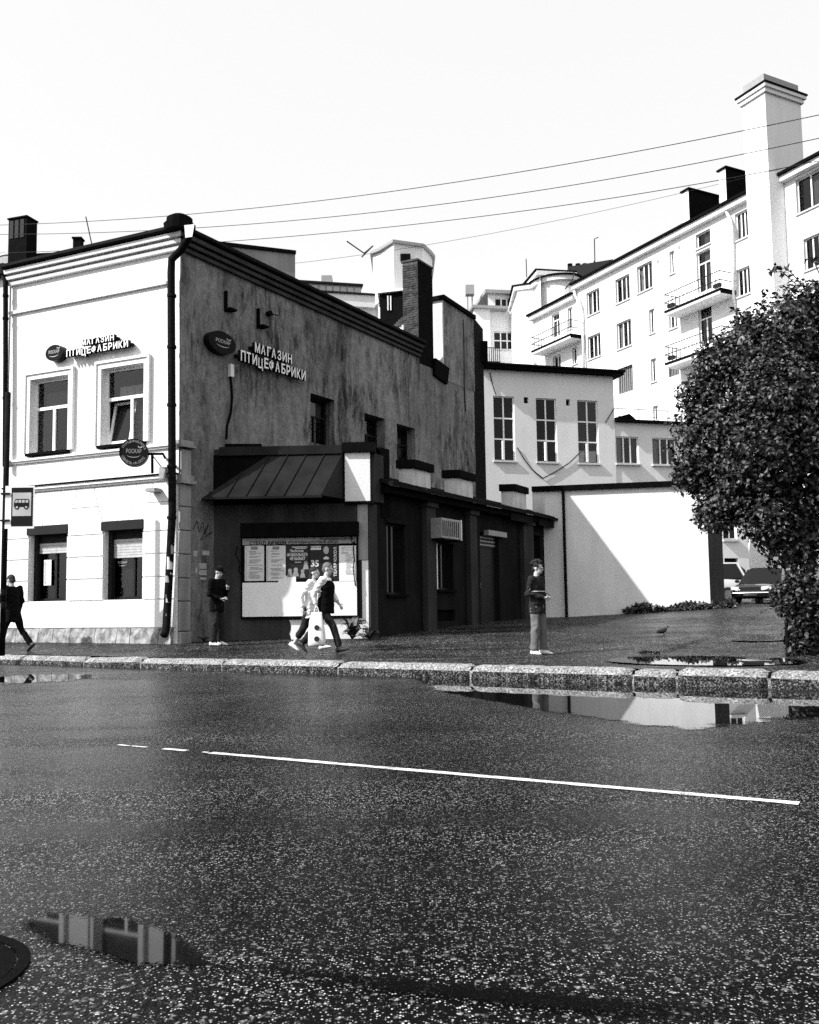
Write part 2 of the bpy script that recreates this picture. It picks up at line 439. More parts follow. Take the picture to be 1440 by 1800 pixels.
# ================================================================== ground
K0 = Vector((0, 14.0, 0)); KT = Vector((1, -0.62, 0)).normalized(); KN = Vector((-KT.y, KT.x, 0))
def kp(a, b, z=0.0): return K0 + KT * a + KN * b + Vector((0, 0, z))
def sstep(x): x = min(max(x, 0.0), 1.0); return x * x * (3 - 2 * x)
BASINS = []                              # shallow dips that hold the footway puddles: x, y, along-kerb radius, across radius, floor z
def ground_z(p):
    z = ground_raw(p)
    for bx, by, ra, rb, bz in BASINS:
        q = Vector((p.x - bx, p.y - by, 0)); e = (q.dot(KT) / ra) ** 2 + (q.dot(KN) / rb) ** 2
        if e < 2.6:
            k = 1 - sstep((math.sqrt(e) - 0.95) / 0.65)
            z = z + (bz - 0.045 + 0.02 * mnoise.noise(Vector((p.x * 2.2, p.y * 2.2, 4))) - z) * k
    return z
def ground_raw(p):
    D = p.y; b = (Vector((p.x, p.y, 0)) - K0).dot(KN)
    z = 0.045 * min(max(D - 16.5, 0), 9.5) + 0.018 * max(D - 26, 0)
    z *= sstep(b / 2.5)
    z += min(0.05 * max(p.x - 5, 0), 0.25) * sstep((D - 18) / 10)
    z += 0.012 * mnoise.noise(Vector((p.x * 0.5, p.y * 0.5, 0))) * sstep(b / 1.0)
    return min(z, 1.5)
ROAD_Z = -0.19
def add_basin(px, py, ra, rb):
    z = 0.0
    for _ in range(12): p = on_z(px, py, z); z = 0.5 * z + 0.5 * ground_raw(p)
    BASINS.append((p.x, p.y, ra, rb, z)); return p, z
PUD_R = ((1.35, 1.15), (.5, .8))
PUDS = [add_basin(x, y, *r) for (x, y), r in zip(((1235, 1159), (1335, 1123)), PUD_R)]
mb = MB().poly([(-1500, -1500, -0.8), (1500, -1500, -0.8), (1500, 1500, -0.8), (-1500, 1500, -0.8)])
struct(part('ground', mb, MAT['soil']))
mb = MB()
for i in range(40):
    a0, a1 = -80 + 4 * i, -76 + 4 * i
    for b0, b1 in ((-40, -20), (-20, -10), (-10, -4), (-4, 0.06)):
        mb.poly([kp(a0, b0, ROAD_Z), kp(a1, b0, ROAD_Z), kp(a1, b1, ROAD_Z), kp(a0, b1, ROAD_Z)])
road = struct(part('road', mb, MAT['wet_asphalt'], normals=False))
# pavement and yard: one uneven sheet behind the kerb
me_v, me_f = [], []
As = np.concatenate([np.arange(-70, -16, 3.0), np.arange(-16, -8, 0.5), np.arange(-8, 14, 0.16), np.arange(14, 26, 0.5), np.arange(26, 61, 3.0)])
Bs = np.concatenate([np.arange(0.26, 10, 0.16), np.arange(10, 24, 0.5), np.arange(24, 70, 3.0)])
for a in As:
    for b in Bs:
        p = kp(float(a), float(b)); p.z = ground_z(p); me_v.append(p)
nb = len(Bs)
for i in range(len(As) - 1):
    for j in range(nb - 1):
        me_f.append((i * nb + j, (i + 1) * nb + j, (i + 1) * nb + j + 1, i * nb + j + 1))
mb = MB(); mb.v = me_v; mb.f = me_f
pave = struct(part('pavement', mb, MAT['footway_asphalt'], smooth=True, normals=False))

# worn ridge of patched asphalt running up into the yard
def on_ground(px, py):
    z = 0.0
    for _ in range(12):
        p = on_z(px, py, min(z, CAM_Z - 0.06)); z2 = ground_z(p); z = 0.5 * z + 0.5 * z2
    return Vector((p.x, p.y, ground_z(p)))
mb = MB(); rg = []
A = Vector((4.2, 16.2, 0)); B = Vector((10.2, 26.5, 0))
for k in range(26):
    t = k / 25; c = A.lerp(B, t); s = (B - A).normalized(); n = Vector((-s.y, s.x, 0))
    wd = 0.30 * (0.6 + 0.4 * math.sin(2.5 * t + 0.6)) + 0.06 * mnoise.noise(Vector((t * 9, 3, 0)))
    rg.append([Vector((q.x, q.y, ground_z(q) + h)) for q, h in ((c - n * wd, -0.02), (c - n * wd * 0.7, 0.05 + 0.015 * mnoise.noise(Vector((t * 14, 0, 0)))), (c + n * wd * 0.5, 0.055 + 0.015 * mnoise.noise(Vector((t * 14, 5, 0)))), (c + n * wd, -0.02))])
mb.rings(rg); part('asphalt_ridge', mb, MAT['footway_asphalt'], pave, smooth=False)

# kerb: rough granite stones
kerb = struct(part('kerb', MB().hexa([kp(-30, 0.03, -0.5), kp(30, 0.03, -0.5), kp(30, 0.27, -0.5), kp(-30, 0.27, -0.5), kp(-30, 0.03, -0.07), kp(30, 0.03, -0.07), kp(30, 0.27, -0.07), kp(-30, 0.27, -0.07)]), MAT['granite']))
def a_of(px):
    r = ray(px, 1165); # intersect with kerb plane
    t = (K0 - EYE).dot(KN) / r.dot(KN); p = EYE + r * t; return (p - K0).dot(KT)
cuts = [-24, -21, -18.5, -16] + [a_of(x) for x in (-220, -60, 75, 145, 245, 388, 592, 825, 1110, 1187, 1350, 1470)]
k = cuts[-1]
while k < 24: k += random.uniform(1.1, 2.4); cuts.append(k)
for i in range(len(cuts) - 1):
    a0, a1 = cuts[i] + 0.02, cuts[i + 1] - 0.02
    N = max(5, int((a1 - a0) / 0.09)); 
    dz0, dz1 = random.uniform(-.025, .02), random.uniform(-.025, .02)
    if 6 <= i <= 6: dz0 = -0.02
    if i == 7: dz0, dz1 = -0.035, 0.0
    prof = [(-0.01, -0.34), (-0.02, -0.2), (-0.012, -0.13), (0.0, -0.075), (0.055, -0.012), (0.12, 0.012), (0.275, 0.012), (0.285, -0.1), (0.285, -0.3)]
    rings = []
    for q in range(N + 1):
        t = q / N; a = a0 + (a1 - a0) * t; e = 0.03 * max(0, 1 - min(t, 1 - t) * (a1 - a0) / 0.09)
        ring = []
        for j, (b, z) in enumerate(prof):
            nz = mnoise.noise(Vector((a * 7.3 + i, j * 1.7, 2))) * 0.02 + mnoise.noise(Vector((a * 19, j * 2.9, 5))) * 0.014
            ring.append(kp(a, b + (nz if j < 5 else 0) + (e if j < 5 else -e), z + (nz * 0.5 if z > -0.05 else 0) - (e if z > -0.05 else 0) + dz0 + (dz1 - dz0) * t))
        rings.append(ring)
    mb = MB().rings(rings)
    ks = part('kerb_stone', mb, MAT['granite'], kerb)
    ks.data.materials.append(MAT['granite_hewn'])
    nf = len(ks.data.polygons)
    ks.data.polygons.foreach_set('material_index', [1 if (q >= nf - 2 or q % len(prof) in (0, 1, 2, 6, 7, 8)) else 0 for q in range(nf)])

# lane line, worn into fragments on the left
def line_seg(x0, x1, wear=0.0):
    f = lambda x: on_z(x, 1310 + (x - 210) * (103 / 1195), ROAD_Z)
    P0, P1 = f(x0), f(x1); t = (P1 - P0).normalized(); n = Vector((-t.y, t.x, 0)); N = max(4, int((P1 - P0).length / 0.05))
    rings = []; zz = Vector((0, 0, 0.004))
    for i in range(N + 1):
        p = P0.lerp(P1, i / N); wv = 0.036 + 0.009 * mnoise.noise(p * 9) - wear * 0.02
        j = 0.006 * mnoise.noise(p * 21)
        rings.append((p + n * (wv + j) + zz, p - n * (wv - j) + zz))
    mb = MB()
    for i in range(N): mb.poly([rings[i][1], rings[i + 1][1], rings[i + 1][0], rings[i][0]])
    part('lane_line', mb, MAT['road_paint'], road, normals=False)
for s in ((208, 228, 1), (232, 258, 1), (288, 328, .6), (356, 366, 1), (370, 1405, 0)): line_seg(*s)

# puddles: flat water with irregular edges
def film(ring, name, mat, parent=None, core=0.45):
    """Sheet with a rim (depth 0), an inner ring and a middle line (depth 1)."""
    n = len(ring); c = sum(ring, Vector((0, 0, 0))) / n
    vs_ = list(ring) + [c + (p - c) * core for p in ring] + [c]
    fs = [(i, (i + 1) % n, n + (i + 1) % n, n + i) for i in range(n)] + [(n + i, n + (i + 1) % n, 2 * n) for i in range(n)]
    me = bpy.data.meshes.new(name); me.from_pydata([tuple(v) for v in vs_], [], fs); me.update()
    at_ = me.attributes.new('depth', 'FLOAT', 'POINT'); at_.data.foreach_set('value', [0.0] * n + [1.0] * (n + 1))
    for p in me.polygons:
        if p.normal.z < 0: p.flip()
    return put(name, me, MAT[mat], parent)
def puddle(px_poly, zf, name='puddle', mat='puddle_film', parent=None, core=0.5):
    pts = [zf(x, y) for x, y in px_poly]; out = []; n = len(pts)
    for i in range(n):
        a, b = pts[i], pts[(i + 1) % n]; m = max(2, int((b - a).length / 0.1))
        out += [a.lerp(b, k / m) for k in range(m)]
    o = film(out, name, mat, parent, core)
    return o if parent else struct(o)
rz = lambda x, y: on_z(x, y, ROAD_Z + 0.004)
puddle([(700, 1186), (880, 1190), (1110, 1200), (1300, 1211), (1500, 1222), (1520, 1262), (1400, 1268), (1330, 1276), (1235, 1288), (1150, 1280), (1050, 1266), (960, 1252), (860, 1234), (770, 1218)], rz, core=.8)
puddle([(0, 1615), (60, 1596), (210, 1604), (320, 1632), (400, 1672), (440, 1712), (330, 1712), (235, 1704), (150, 1684), (60, 1656)], rz, 'puddle', 'thin_film', core=.45)
puddle([(300, 1672), (420, 1682), (700, 1714), (1000, 1742), (1300, 1768), (1500, 1780), (1500, 1822), (1300, 1812), (1000, 1786), (700, 1760), (450, 1724)], rz, 'dark_band', 'dark_film', road, .3)  # black band without chips, broken up at its edges
puddle([(-40, 1190), (60, 1184), (160, 1183), (200, 1190), (120, 1199), (0, 1204)], rz, core=.4)
for (p, z), (ra, rb) in zip(PUDS, PUD_R):
    struct(film([p + KT * (math.cos(q) * ra * 1.16) + KN * (math.sin(q) * rb * 1.16) + Vector((0, 0, z - 0.012 - p.z)) for q in [2 * math.pi * i / 40 for i in range(40)]], 'puddle', 'puddle_film', core=.85))

# iron cover in the yard, and a black disc for a road shadow
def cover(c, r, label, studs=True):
    t = thing('cover_or_shadow_disc', label, 'manhole cover', c)
    part('frame', MB().rings([[Vector(c) + Vector((math.cos(q) * rr, math.sin(q) * rr, z)) for q in [2 * math.pi * i / 40 for i in range(40)]] for rr, z in ((r * 1.14, -0.05), (r * 1.14, 0.006), (r * 1.02, 0.006), (r * 1.02, -0.05))], closed=True), MAT['iron_or_shadow_black'], t)
    lid = part('lid', MB().disc(Vector(c) - Vector((0, 0, 0.05)), (0, 0, 1), r, 0.053, 40), MAT['iron_or_shadow_black'], t)
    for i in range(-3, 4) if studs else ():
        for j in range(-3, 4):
            if (i * i + j * j) < 11: part('tread_stud', MB().box(Vector(c) + Vector((i * r * 0.25, j * r * 0.25, 0.005)), r * 0.12, r * 0.12, 0.006), MAT['iron_or_shadow_black'], lid)
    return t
p = on_z(-170, 1716, ROAD_Z); cover(p, 0.30, 'black disc standing in for a round shadow on the road at the bottom left', False)  # flat black disc added to paint a round shadow on the road
p = on_ground(1345, 1117); cover(p, 0.36, 'iron manhole cover in the yard asphalt beside the lilac')
# ================================================================== helpers for buildings
def window(parent, W, rect, panes, inset=0.12, fw=0.05, bar=0.035, mat='frame_white', glass_m='glass_dark', curtain=None, sill=None, name='window', thick=0.06):
    """Frame mesh under parent with one child per pane; panes are fractions (x0,x1,z0,z1) of the frame."""
    u0, u1, z0, z1 = rect
    iu, iz = u1 - u0 - 2 * fw, z1 - z0 - 2 * fw
    hs = []
    for a, b, c, e, *_g in panes:
        hs.append((u0 + fw + a * iu + (bar / 2 if a > 0 else 0), u0 + fw + b * iu - (bar / 2 if b < 1 else 0),
                   z0 + fw + c * iz + (bar / 2 if c > 0 else 0), z0 + fw + e * iz - (bar / 2 if e < 1 else 0)))
    mb = MB(); wall_holes(mb, W, u0, u1, z0, z1, hs, -inset, thick)
    fr = part(name, mb, MAT[mat], parent, normals=False)
    for h, pn_ in zip(hs, panes):
        if len(pn_) > 4: continue                 # opening left without glass: its sash stands open
        P = W.P; d = -inset - thick * 0.6
        part('pane', MB().poly([P(h[0], h[2], d), P(h[1], h[2], d), P(h[1], h[3], d), P(h[0], h[3], d)]), MAT[glass_m], fr, normals=False)
    if glass_m == 'glass_clear':
        d = -inset - thick; P = W.P; mb = MB()
        a, b, c, e, q = u0, u1, z0, z1, d - 0.9
        for quad in ([(a, c, q), (b, c, q), (b, e, q), (a, e, q)], [(a, c, d), (a, c, q), (a, e, q), (a, e, d)], [(b, c, d), (b, e, d), (b, e, q), (b, c, q)], [(a, c, d), (b, c, d), (b, c, q), (a, c, q)], [(a, e, d), (a, e, q), (b, e, q), (b, e, d)]):
            mb.poly([P(*k) for k in quad])
        part('room_lining', mb, MAT['room_dark'], fr, normals=False)
    for cu in (curtain or []):
        f0, f1, g0, g1, cm = cu; N = 14; mb = MB(); P = W.P; d = -inset - thick - 0.08; pts = []
        for i in range(N + 1):
            t = i / N; uu = u0 + fw + iu * (f0 + (f1 - f0) * t); pts.append((uu, d + 0.02 * math.sin(i * 1.9 + u0 * 7)))
        for i in range(N):
            za, zb = z0 + fw + iz * g0, z0 + fw + iz * g1
            mb.poly([P(pts[i][0], za, pts[i][1]), P(pts[i + 1][0], za, pts[i + 1][1]), P(pts[i + 1][0], zb, pts[i + 1][1]), P(pts[i][0], zb, pts[i][1])])
        part('curtain', mb, MAT[cm], fr, normals=False)
    if sill:
        part('sill', MB().wbox(W, u0 - 0.06, u1 + 0.06, z0 - sill, z0, -inset, 0.09), MAT['sill_metal'], fr)
    return fr
T3 = [(0, 1, .62, 1), (0, .5, 0, .62), (.5, 1, 0, .62)]
G2 = [(0, .5, 0, 1), (.5, 1, 0, 1)]
G3 = [(0, .34, 0, 1), (.34, .67, 0, 1), (.67, 1, 0, 1)]
def grid(nx, nz): return [(i / nx, (i + 1) / nx, j / nz, (j + 1) / nz) for i in range(nx) for j in range(nz)]

def pipe(parent, path, r, mat, name='downpipe', rings=(), n=12):
    o = part(name, MB().tube(path, r, n), MAT[mat], parent, smooth=True)
    for c, ax in rings: part('pipe_collar', MB().disc(Vector(c) - Vector(ax).normalized() * 0.03, ax, r * 1.22, 0.06, n), MAT[mat], o)
    return o

# ================================================================== corner building
CB = (-5.1, 20.0)
FW = Wall(CB, (1, -0.45)); SW = Wall(CB, (0.65, 1))
cb = thing('corner_building', 'two storey white corner building with a dark stained side wall', 'building', (CB[0], CB[1], 0))
UL = FW.uu(11, 900)                      # left end of the street front
ZT = FW.z(200, 466)                      # underside of cornice
Z0 = -0.6
gw1 = FW.rect(53, 925, 119, 1056); gw2 = FW.rect(184, 920, 252, 1055)
gz0, gz1 = (gw1[2] + gw2[2]) / 2, (gw1[3] + gw2[3]) / 2
gw1 = (gw1[0], gw1[1], gz0, gz1); gw2 = (gw2[0], gw2[1], gz0, gz1)
uw1 = FW.rect(55, 664, 122, 797); uw2 = FW.rect(180, 644, 255, 778)
uz0, uz1 = (uw1[2] + uw2[2]) / 2, (uw1[3] + uw2[3]) / 2
uw1 = (uw1[0], uw1[1], uz0, uz1); uw2 = (uw2[0], uw2[1], uz0, uz1)
zb = FW.z(180, 850)                      # belt course
zs_ = FW.z(150, 800)                     # sill course
zr = FW.z(200, 516)                      # upper string
zp = FW.z(180, 1104)                     # plinth top
mb = MB(); wall_holes(mb, FW, UL, 0, Z0, ZT + 0.5, [gw1, gw2, uw1, uw2], 0.0, 0.26)
part('facade_wall', mb, MAT['white_stucco'], cb, normals=False)

# side wall: one plane, window openings deep
SE = SW.uu(832, 620); SB = SW.uu(735, 600)
sw1 = SW.rect(546, 697, 588, 782); sw2 = SW.rect(641, 731, 677, 812); sw3 = SW.rect(698, 749, 730, 826)
sz1 = SW.z(567, 697)
ZS0, ZS1 = SW.z(345, 430), SW.z(735, 628)  # eaves along the side
mb = MB(); wall_holes(mb, SW, 0, SE, Z0, min(ZS0, ZS1) - 0.02, [sw1, sw2, sw3], 0.0, 0.38)
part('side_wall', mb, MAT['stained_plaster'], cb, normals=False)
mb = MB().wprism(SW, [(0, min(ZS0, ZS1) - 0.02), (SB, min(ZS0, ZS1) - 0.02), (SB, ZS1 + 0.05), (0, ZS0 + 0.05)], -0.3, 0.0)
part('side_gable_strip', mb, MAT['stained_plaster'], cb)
for r_, cur in ((sw1, [(0, 1, .55, 1, 'curtain_dark'), (0, .45, 0, .45, 'curtain')]), (sw2, [(.4, .7, .0, .12, 'curtain')]), (sw3, [(0, .9, .35, .8, 'curtain_dark'), (.4, 1, 0, .25, 'curtain')])):
    window(cb, SW, r_, T3, 0.30, 0.06, 0.05, 'frame_dark', 'glass_clear', cur)
# closing back and ends
mb = MB()
BK = SW.P(SB, 0, 0); bw_ = FW.u * -(-UL)
mb.poly([SW.P(SE, Z0, 0), SW.P(SE, Z0, 0) + FW.u * UL, SW.P(SE, ZS1, 0) + FW.u * UL, SW.P(SE, ZS1, 0)])
mb.poly([FW.P(UL, Z0), FW.P(UL, ZT + 0.5), SW.P(SE, ZS1, 0) + FW.u * UL, SW.P(SE, Z0, 0) + FW.u * UL])
part('rear_wall', mb, MAT['grey_stucco'], cb)

# cornice: stepped mouldings round the corner
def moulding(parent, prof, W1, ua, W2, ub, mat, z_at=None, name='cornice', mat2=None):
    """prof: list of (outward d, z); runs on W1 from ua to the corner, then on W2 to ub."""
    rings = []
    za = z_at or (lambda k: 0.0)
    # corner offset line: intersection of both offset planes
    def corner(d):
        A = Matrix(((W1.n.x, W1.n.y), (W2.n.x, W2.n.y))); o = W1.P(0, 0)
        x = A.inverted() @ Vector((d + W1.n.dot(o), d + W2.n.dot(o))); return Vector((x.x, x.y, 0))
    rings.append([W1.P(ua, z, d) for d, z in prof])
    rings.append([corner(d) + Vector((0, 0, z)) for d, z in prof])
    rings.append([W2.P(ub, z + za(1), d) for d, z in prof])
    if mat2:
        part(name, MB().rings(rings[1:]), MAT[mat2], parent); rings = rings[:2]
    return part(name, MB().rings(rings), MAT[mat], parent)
dz_side = (ZS1 - ZS0)
zc = ZT
cz = lambda k: ZS1 - ZT
for d_, z0_, z1_ in ((0.11, 0.0, 0.08), (0.05, 0.08, 0.125), (0.18, 0.125, 0.205), (0.08, 0.205, 0.25), (0.25, 0.25, 0.345), (0.1, 0.345, 0.37)):
    moulding(cb, [(-0.2, zc + z0_ + .001), (d_ - 0.02, zc + z0_ + .001), (d_, zc + z1_ - .01), (d_ - .01, zc + z1_), (-0.2, zc + z1_)], FW, UL, SW, SB, 'white_stucco', cz, 'cornice', 'shaded_cornice')  # side run gets a darker copy: its shade is in the colour
moulding(cb, [(-0.3, zc + 0.371), (0.30, zc + 0.371), (0.33, zc + 0.40), (0.31, zc + 0.48), (-0.3, zc + 0.52)], FW, UL, SW, SB, 'roof_metal', cz, 'roof_edge')
# low metal roof behind the edge
mb = MB(); zt = zc + 0.46; sd = cz(1)
A_, B_, C_ = FW.P(UL, zt, 0.3), FW.P(0.25, zt, 0.3), SW.P(SB, zt + sd, 0.3)
Rg0 = FW.P(UL, zt + 0.75, -4.0); Rg1 = FW.P(-3.6, zt + 0.75, -4.0); Rg2 = SW.P(SB, zt + sd + 0.55, -3.2)
mb.poly([A_, B_, Rg1, Rg0]); mb.poly([B_, C_, Rg2, Rg1])
Bk = SW.P(SB, zt + sd, 0) + FW.u * UL
mb.poly([Rg0, Rg1, Rg2, Bk])
roof = part('roof', mb, MAT['roof_metal'], cb)
# sheet-metal knuckle over the corner
cp = FW.P(0.1, zt, 0.15)
part('corner_cap', MB().rings([[cp + Vector((math.cos(q) * r_, math.sin(q) * r_, z)) for q in [2 * math.pi * i / 14 for i in range(14)]] for r_, z in ((0.34, -0.1), (0.36, 0.05), (0.30, 0.07), (0.29, 0.2), (0.18, 0.27), (0.02, 0.29))]), MAT['black_metal'], roof)

# string courses
part('string_course', MB().wbox(FW, UL, -0.35, zr - 0.04, zr + 0.035, 0.0, 0.07), MAT['white_stucco'], cb)
part('sill_course', MB().wbox(FW, UL, -0.02, zs_ - 0.05, zs_ - 0.0, 0.0, 0.05).wbox(FW, UL, -0.02, zs_ + 0.0, zs_ + 0.05, 0.0, 0.09), MAT['white_stucco'], cb)
part('belt_course', MB().wbox(FW, UL, -0.02, zb - 0.07, zb - 0.015, 0.0, 0.07).wbox(FW, UL, -0.02, zb - 0.015, zb + 0.05, 0.0, 0.13), MAT['white_stucco'], cb)
part('belt_flashing', MB().wbox(FW, UL, -0.0, zb + 0.052, zb + 0.085, 0.0, 0.16), MAT['black_metal'], cb)

# moulded surrounds of the upper windows
for r_ in (uw1, uw2):
    a, b, c, e = r_
    mb = MB(); wv = 0.12
    mb.wbox(FW, a - wv, a - 0.0, c, e + wv, 0.002, 0.055).wbox(FW, b, b + wv, c, e + wv, 0.002, 0.055).wbox(FW, a, b, e, e + wv, 0.002, 0.055)
    mb.wbox(FW, a - wv - 0.05, a - wv, c, e + wv + 0.06, 0.002, 0.09).wbox(FW, b + wv, b + wv + 0.05, c, e + wv + 0.06, 0.002, 0.09).wbox(FW, a - wv, b + wv, e + wv, e + wv + 0.06, 0.002, 0.09)
    part('window_surround', mb, MAT['white_stucco'], cb)
    part('window_ledge', MB().wbox(FW, a - 0.05, b + 0.05, c - 0.07, c - 0.002, -0.2, 0.13), MAT['black_metal'], cb)
f1 = window(cb, FW, uw1, T3, 0.13, 0.06, 0.075, 'frame_white', 'glass_clear', [(0, .47, 0, .6, 'curtain_dark'), (.15, 1, .62, .86, 'curtain_dark')])
f2 = window(cb, FW, uw2, [(0, 1, .62, 1), (.62, 1, 0, .62), (0, .62, 0, .62, 0)], 0.13, 0.06, 0.075, 'frame_white', 'glass_clear', [(.2, 1, .62, .8, 'curtain')])
# the left casement of the second window stands tilted open
a, b, c, e = uw2; iu = b - a - 0.12; iz = e - c - 0.12
ua, ub, za, ze = a + 0.06, a + 0.06 + iu * .58, c + 0.06, c + 0.06 + iz * .6
class Tilt(Wall):
    def P(s, u, z, d=0.0): return Wall.P(s, u, z, d - 0.30 * (z - za) / (ze - za) * 0.7)
tw = Tilt(CB, (1, -0.45)); tw.o = FW.o
window(f2, tw, (ua, ub, za, ze), [(0, 1, 0, 1)], 0.14, 0.06, 0.05, 'frame_white', 'glass_dark', name='tilted_sash')
part('blind', MB().poly([FW.P(ua + .22, za, -0.62), FW.P(ub, za, -0.62), FW.P(ub, ze - .1, -0.62), FW.P(ua + .3, ze - .1, -0.62)]), MAT['frame_white'], f2, normals=False)

# ground floor windows: dark frames, roller shutters half up
for k, (r_, sl0) in enumerate(((gw1, 0.28), (gw2, 0.42))):
    a, b, c, e = r_
    fr = window(cb, FW, r_, [(0, .5, 0, 1), (.5, 1, 0, 1)] if k == 0 else [(0, .6, 0, 1), (.6, 1, 0, 1)], 0.24, 0.07, 0.05, 'frame_dark', 'glass_clear', [(.1, .6, 0, .4, 'curtain_dark')] if k else None)
    part('shutter_box', MB().wbox(FW, a - 0.06, b + 0.03, e - 0.17, e + 0.03, -0.2, 0.07), MAT['frame_dark'], fr)
    n = 7 if k == 0 else 10
    for i in range(n):
        zt_ = e - 0.18 - i * 0.062
        part('slat', MB().wbox(FW, a + 0.1, b - 0.03, zt_ - 0.056, zt_, -0.215, -0.195), MAT['shutter' if i > 2 else 'frame_dark'], fr)
    part('guide_rail', MB().wbox(FW, a + 0.0, a + 0.1, c, e - 0.18, -0.22, -0.12), MAT['frame_dark'], fr)
    if k == 0:
        q = FW.rect(76, 984, 89, 1029, -0.2)
        pp = part('paper_notice', MB().wbox(FW, q[0], q[1], q[2], q[3], -0.226, -0.222), MAT['paper'], fr)
        mb = MB()
        for i in range(22):
            zz = q[3] - 0.05 - i * (q[3] - q[2] - 0.08) / 22
            mb.wbox(FW, q[0] + 0.02, q[0] + 0.02 + random.uniform(0.03, 0.08), zz - 0.008, zz, -0.222, -0.2205)
        part('print', mb, MAT['ink'], pp)
    # inner sill edge catching light
    part('sill_strip', MB().wbox(FW, a + 0.02, b, c - 0.03, c, -0.24, 0.03), MAT['white_stucco'], fr)

# rusticated blocks: every block a piece, joints recessed
rows = [FW.z(150, y) for y in (940.5, 979, 1018, 1056)]
rows = [zb - 0.08] + rows
g = 0.016; dd = 0.045
def block(u0, u1, z0, z1):
    if u1 - u0 < 0.06 or z1 - z0 < 0.05: return
    part('stucco_block', MB().wbox(FW, u0 + g, u1 - g, z0 + g, z1 - g, 0.0, dd), MAT['white_stucco'], cb)
cols = [(UL, gw1[0]), (gw1[1], gw2[0]), (gw2[1], -0.02)]
for i in range(1, 4):
    for a, b in cols: block(a, b, rows[i + 1], rows[i])
block(UL, -0.02, zp, rows[4])
# voussoirs and keystones over the ground floor openings
zt0, zt1 = gz1 + 0.03, zb - 0.08
def stone_poly(name, uz):
    c = (sum(p[0] for p in uz) / len(uz), sum(p[1] for p in uz) / len(uz))
    sh = [(c[0] + (u - c[0]) * (1 - 0.032), c[1] + (z - c[1]) * (1 - 0.032)) for u, z in uz]
    part(name, MB().wprism(FW, sh, 0.0, dd), MAT['white_stucco'], cb)
spr = rows[1]
prev_r = UL
mids = []
for r_ in (gw1, gw2):
    a, b = r_[0], r_[1]; m = (a + b) / 2; w1, w2 = (b - a) * 0.14, (b - a) * 0.36
    stone_poly('keystone', [(m - w1, zt0), (m + w1, zt0), (m + w2, zt1), (m - w2, zt1)])
    sh = 0.30; lz = zt0 + (zt1 - zt0) * 0.45
    stone_poly('voussoir', [(a - 0.02, zt0), (m - w1, zt0), (m - w2, zt1), (a - sh, zt1), (a - sh * 0.55, lz)])
    stone_poly('voussoir', [(m + w1, zt0), (b + 0.02, zt0), (b + sh * 0.55, lz), (b + sh, zt1), (m + w2, zt1)])
    mids.append((a, b, sh, lz))
(a1, b1, sh, lz), (a2, b2, _, _) = mids
for l, r0, cl, cr in ((b1, a2, True, True), (b2, -0.02, True, False), (UL, a1, False, True)):
    pts = [(l + (0.02 if cl else 0), spr), (r0 - (0.02 if cr else 0), spr)]
    pts += [(r0 - 0.02, zt0), (r0 - sh * 0.55, lz)] if cr else [(r0, lz)]
    pts += [(l + sh * 0.55, lz), (l + 0.02, zt0)] if cl else [(l, lz)]
    stone_poly('springer_block', pts)
    mid = [(l + (sh * 0.57 if cl else 0), lz), (r0 - (sh * 0.57 if cr else 0), lz), (r0 - (sh * 1.02 if cr else 0), zt1), (l + (sh * 1.02 if cl else 0), zt1)]
    if mid[2][0] - mid[3][0] > 0.1: stone_poly('fascia_block', mid)
# rough plinth stones
u = UL
while u < -0.15:
    L = random.uniform(0.35, 0.8); u1 = min(u + L, -0.1)
    rings = []
    for i in range(7):
        t = i / 6; uu = u + 0.01 + (u1 - u - 0.02) * t
        rings.append([FW.P(uu, z + 0.02 * mnoise.noise(Vector((uu * 6, z * 9, 3))), d + (0.05 * mnoise.noise(Vector((uu * 5, z * 8, 1))) if d > 0 else 0)) for d, z in ((0, Z0), (0.10, Z0), (0.11, 0.12), (0.09, 0.3), (0.05, zp - 0.01), (0, zp))])
    part('plinth_stone', MB().rings(rings), MAT['stone'], cb); u = u1

# corner pilaster on the dark side, built of drums
pu = SW.uu(333, 1000)
zq = [Z0, 0.42] + [FW.z(312, y) for y in (1057, 1016, 974, 932, 890, 850)]
for i in range(len(zq) - 1):
    mb = MB().wbox(SW, 0.0, pu, zq[i] + 0.008, zq[i + 1] - 0.008, -0.2, 0.06 if i else 0.1)
    part('pilaster_block', mb, MAT['quoin_stucco'], cb, bevel=0.02)
zz = zq[-1]
part('pilaster_cap', MB().wbox(SW, -0.05, pu + 0.06, zz, zz + 0.08, -0.2, 0.16).wbox(SW, -0.02, pu + 0.03, zz + 0.08, zz + 0.2, -0.2, 0.11), MAT['quoin_stucco'], cb)
part('pilaster_shaft', MB().wbox(SW, 0.03, pu - 0.03, zz + 0.2, FW.z(312, 790), -0.2, 0.07), MAT['quoin_stucco'], cb)
zz = FW.z(312, 786)
part('pilaster_cap', MB().wbox(SW, -0.04, pu + 0.05, zz, zz + 0.06, -0.2, 0.15).wbox(SW, -0.02, pu + 0.02, zz + 0.06, zz + 0.16, -0.2, 0.1), MAT['quoin_stucco'], cb)
part('corner_strip', MB().wbox(SW, 0.0, 0.14, zz + 0.16, ZS0 - 0.05, -0.1, 0.03), MAT['stained_plaster'], cb)

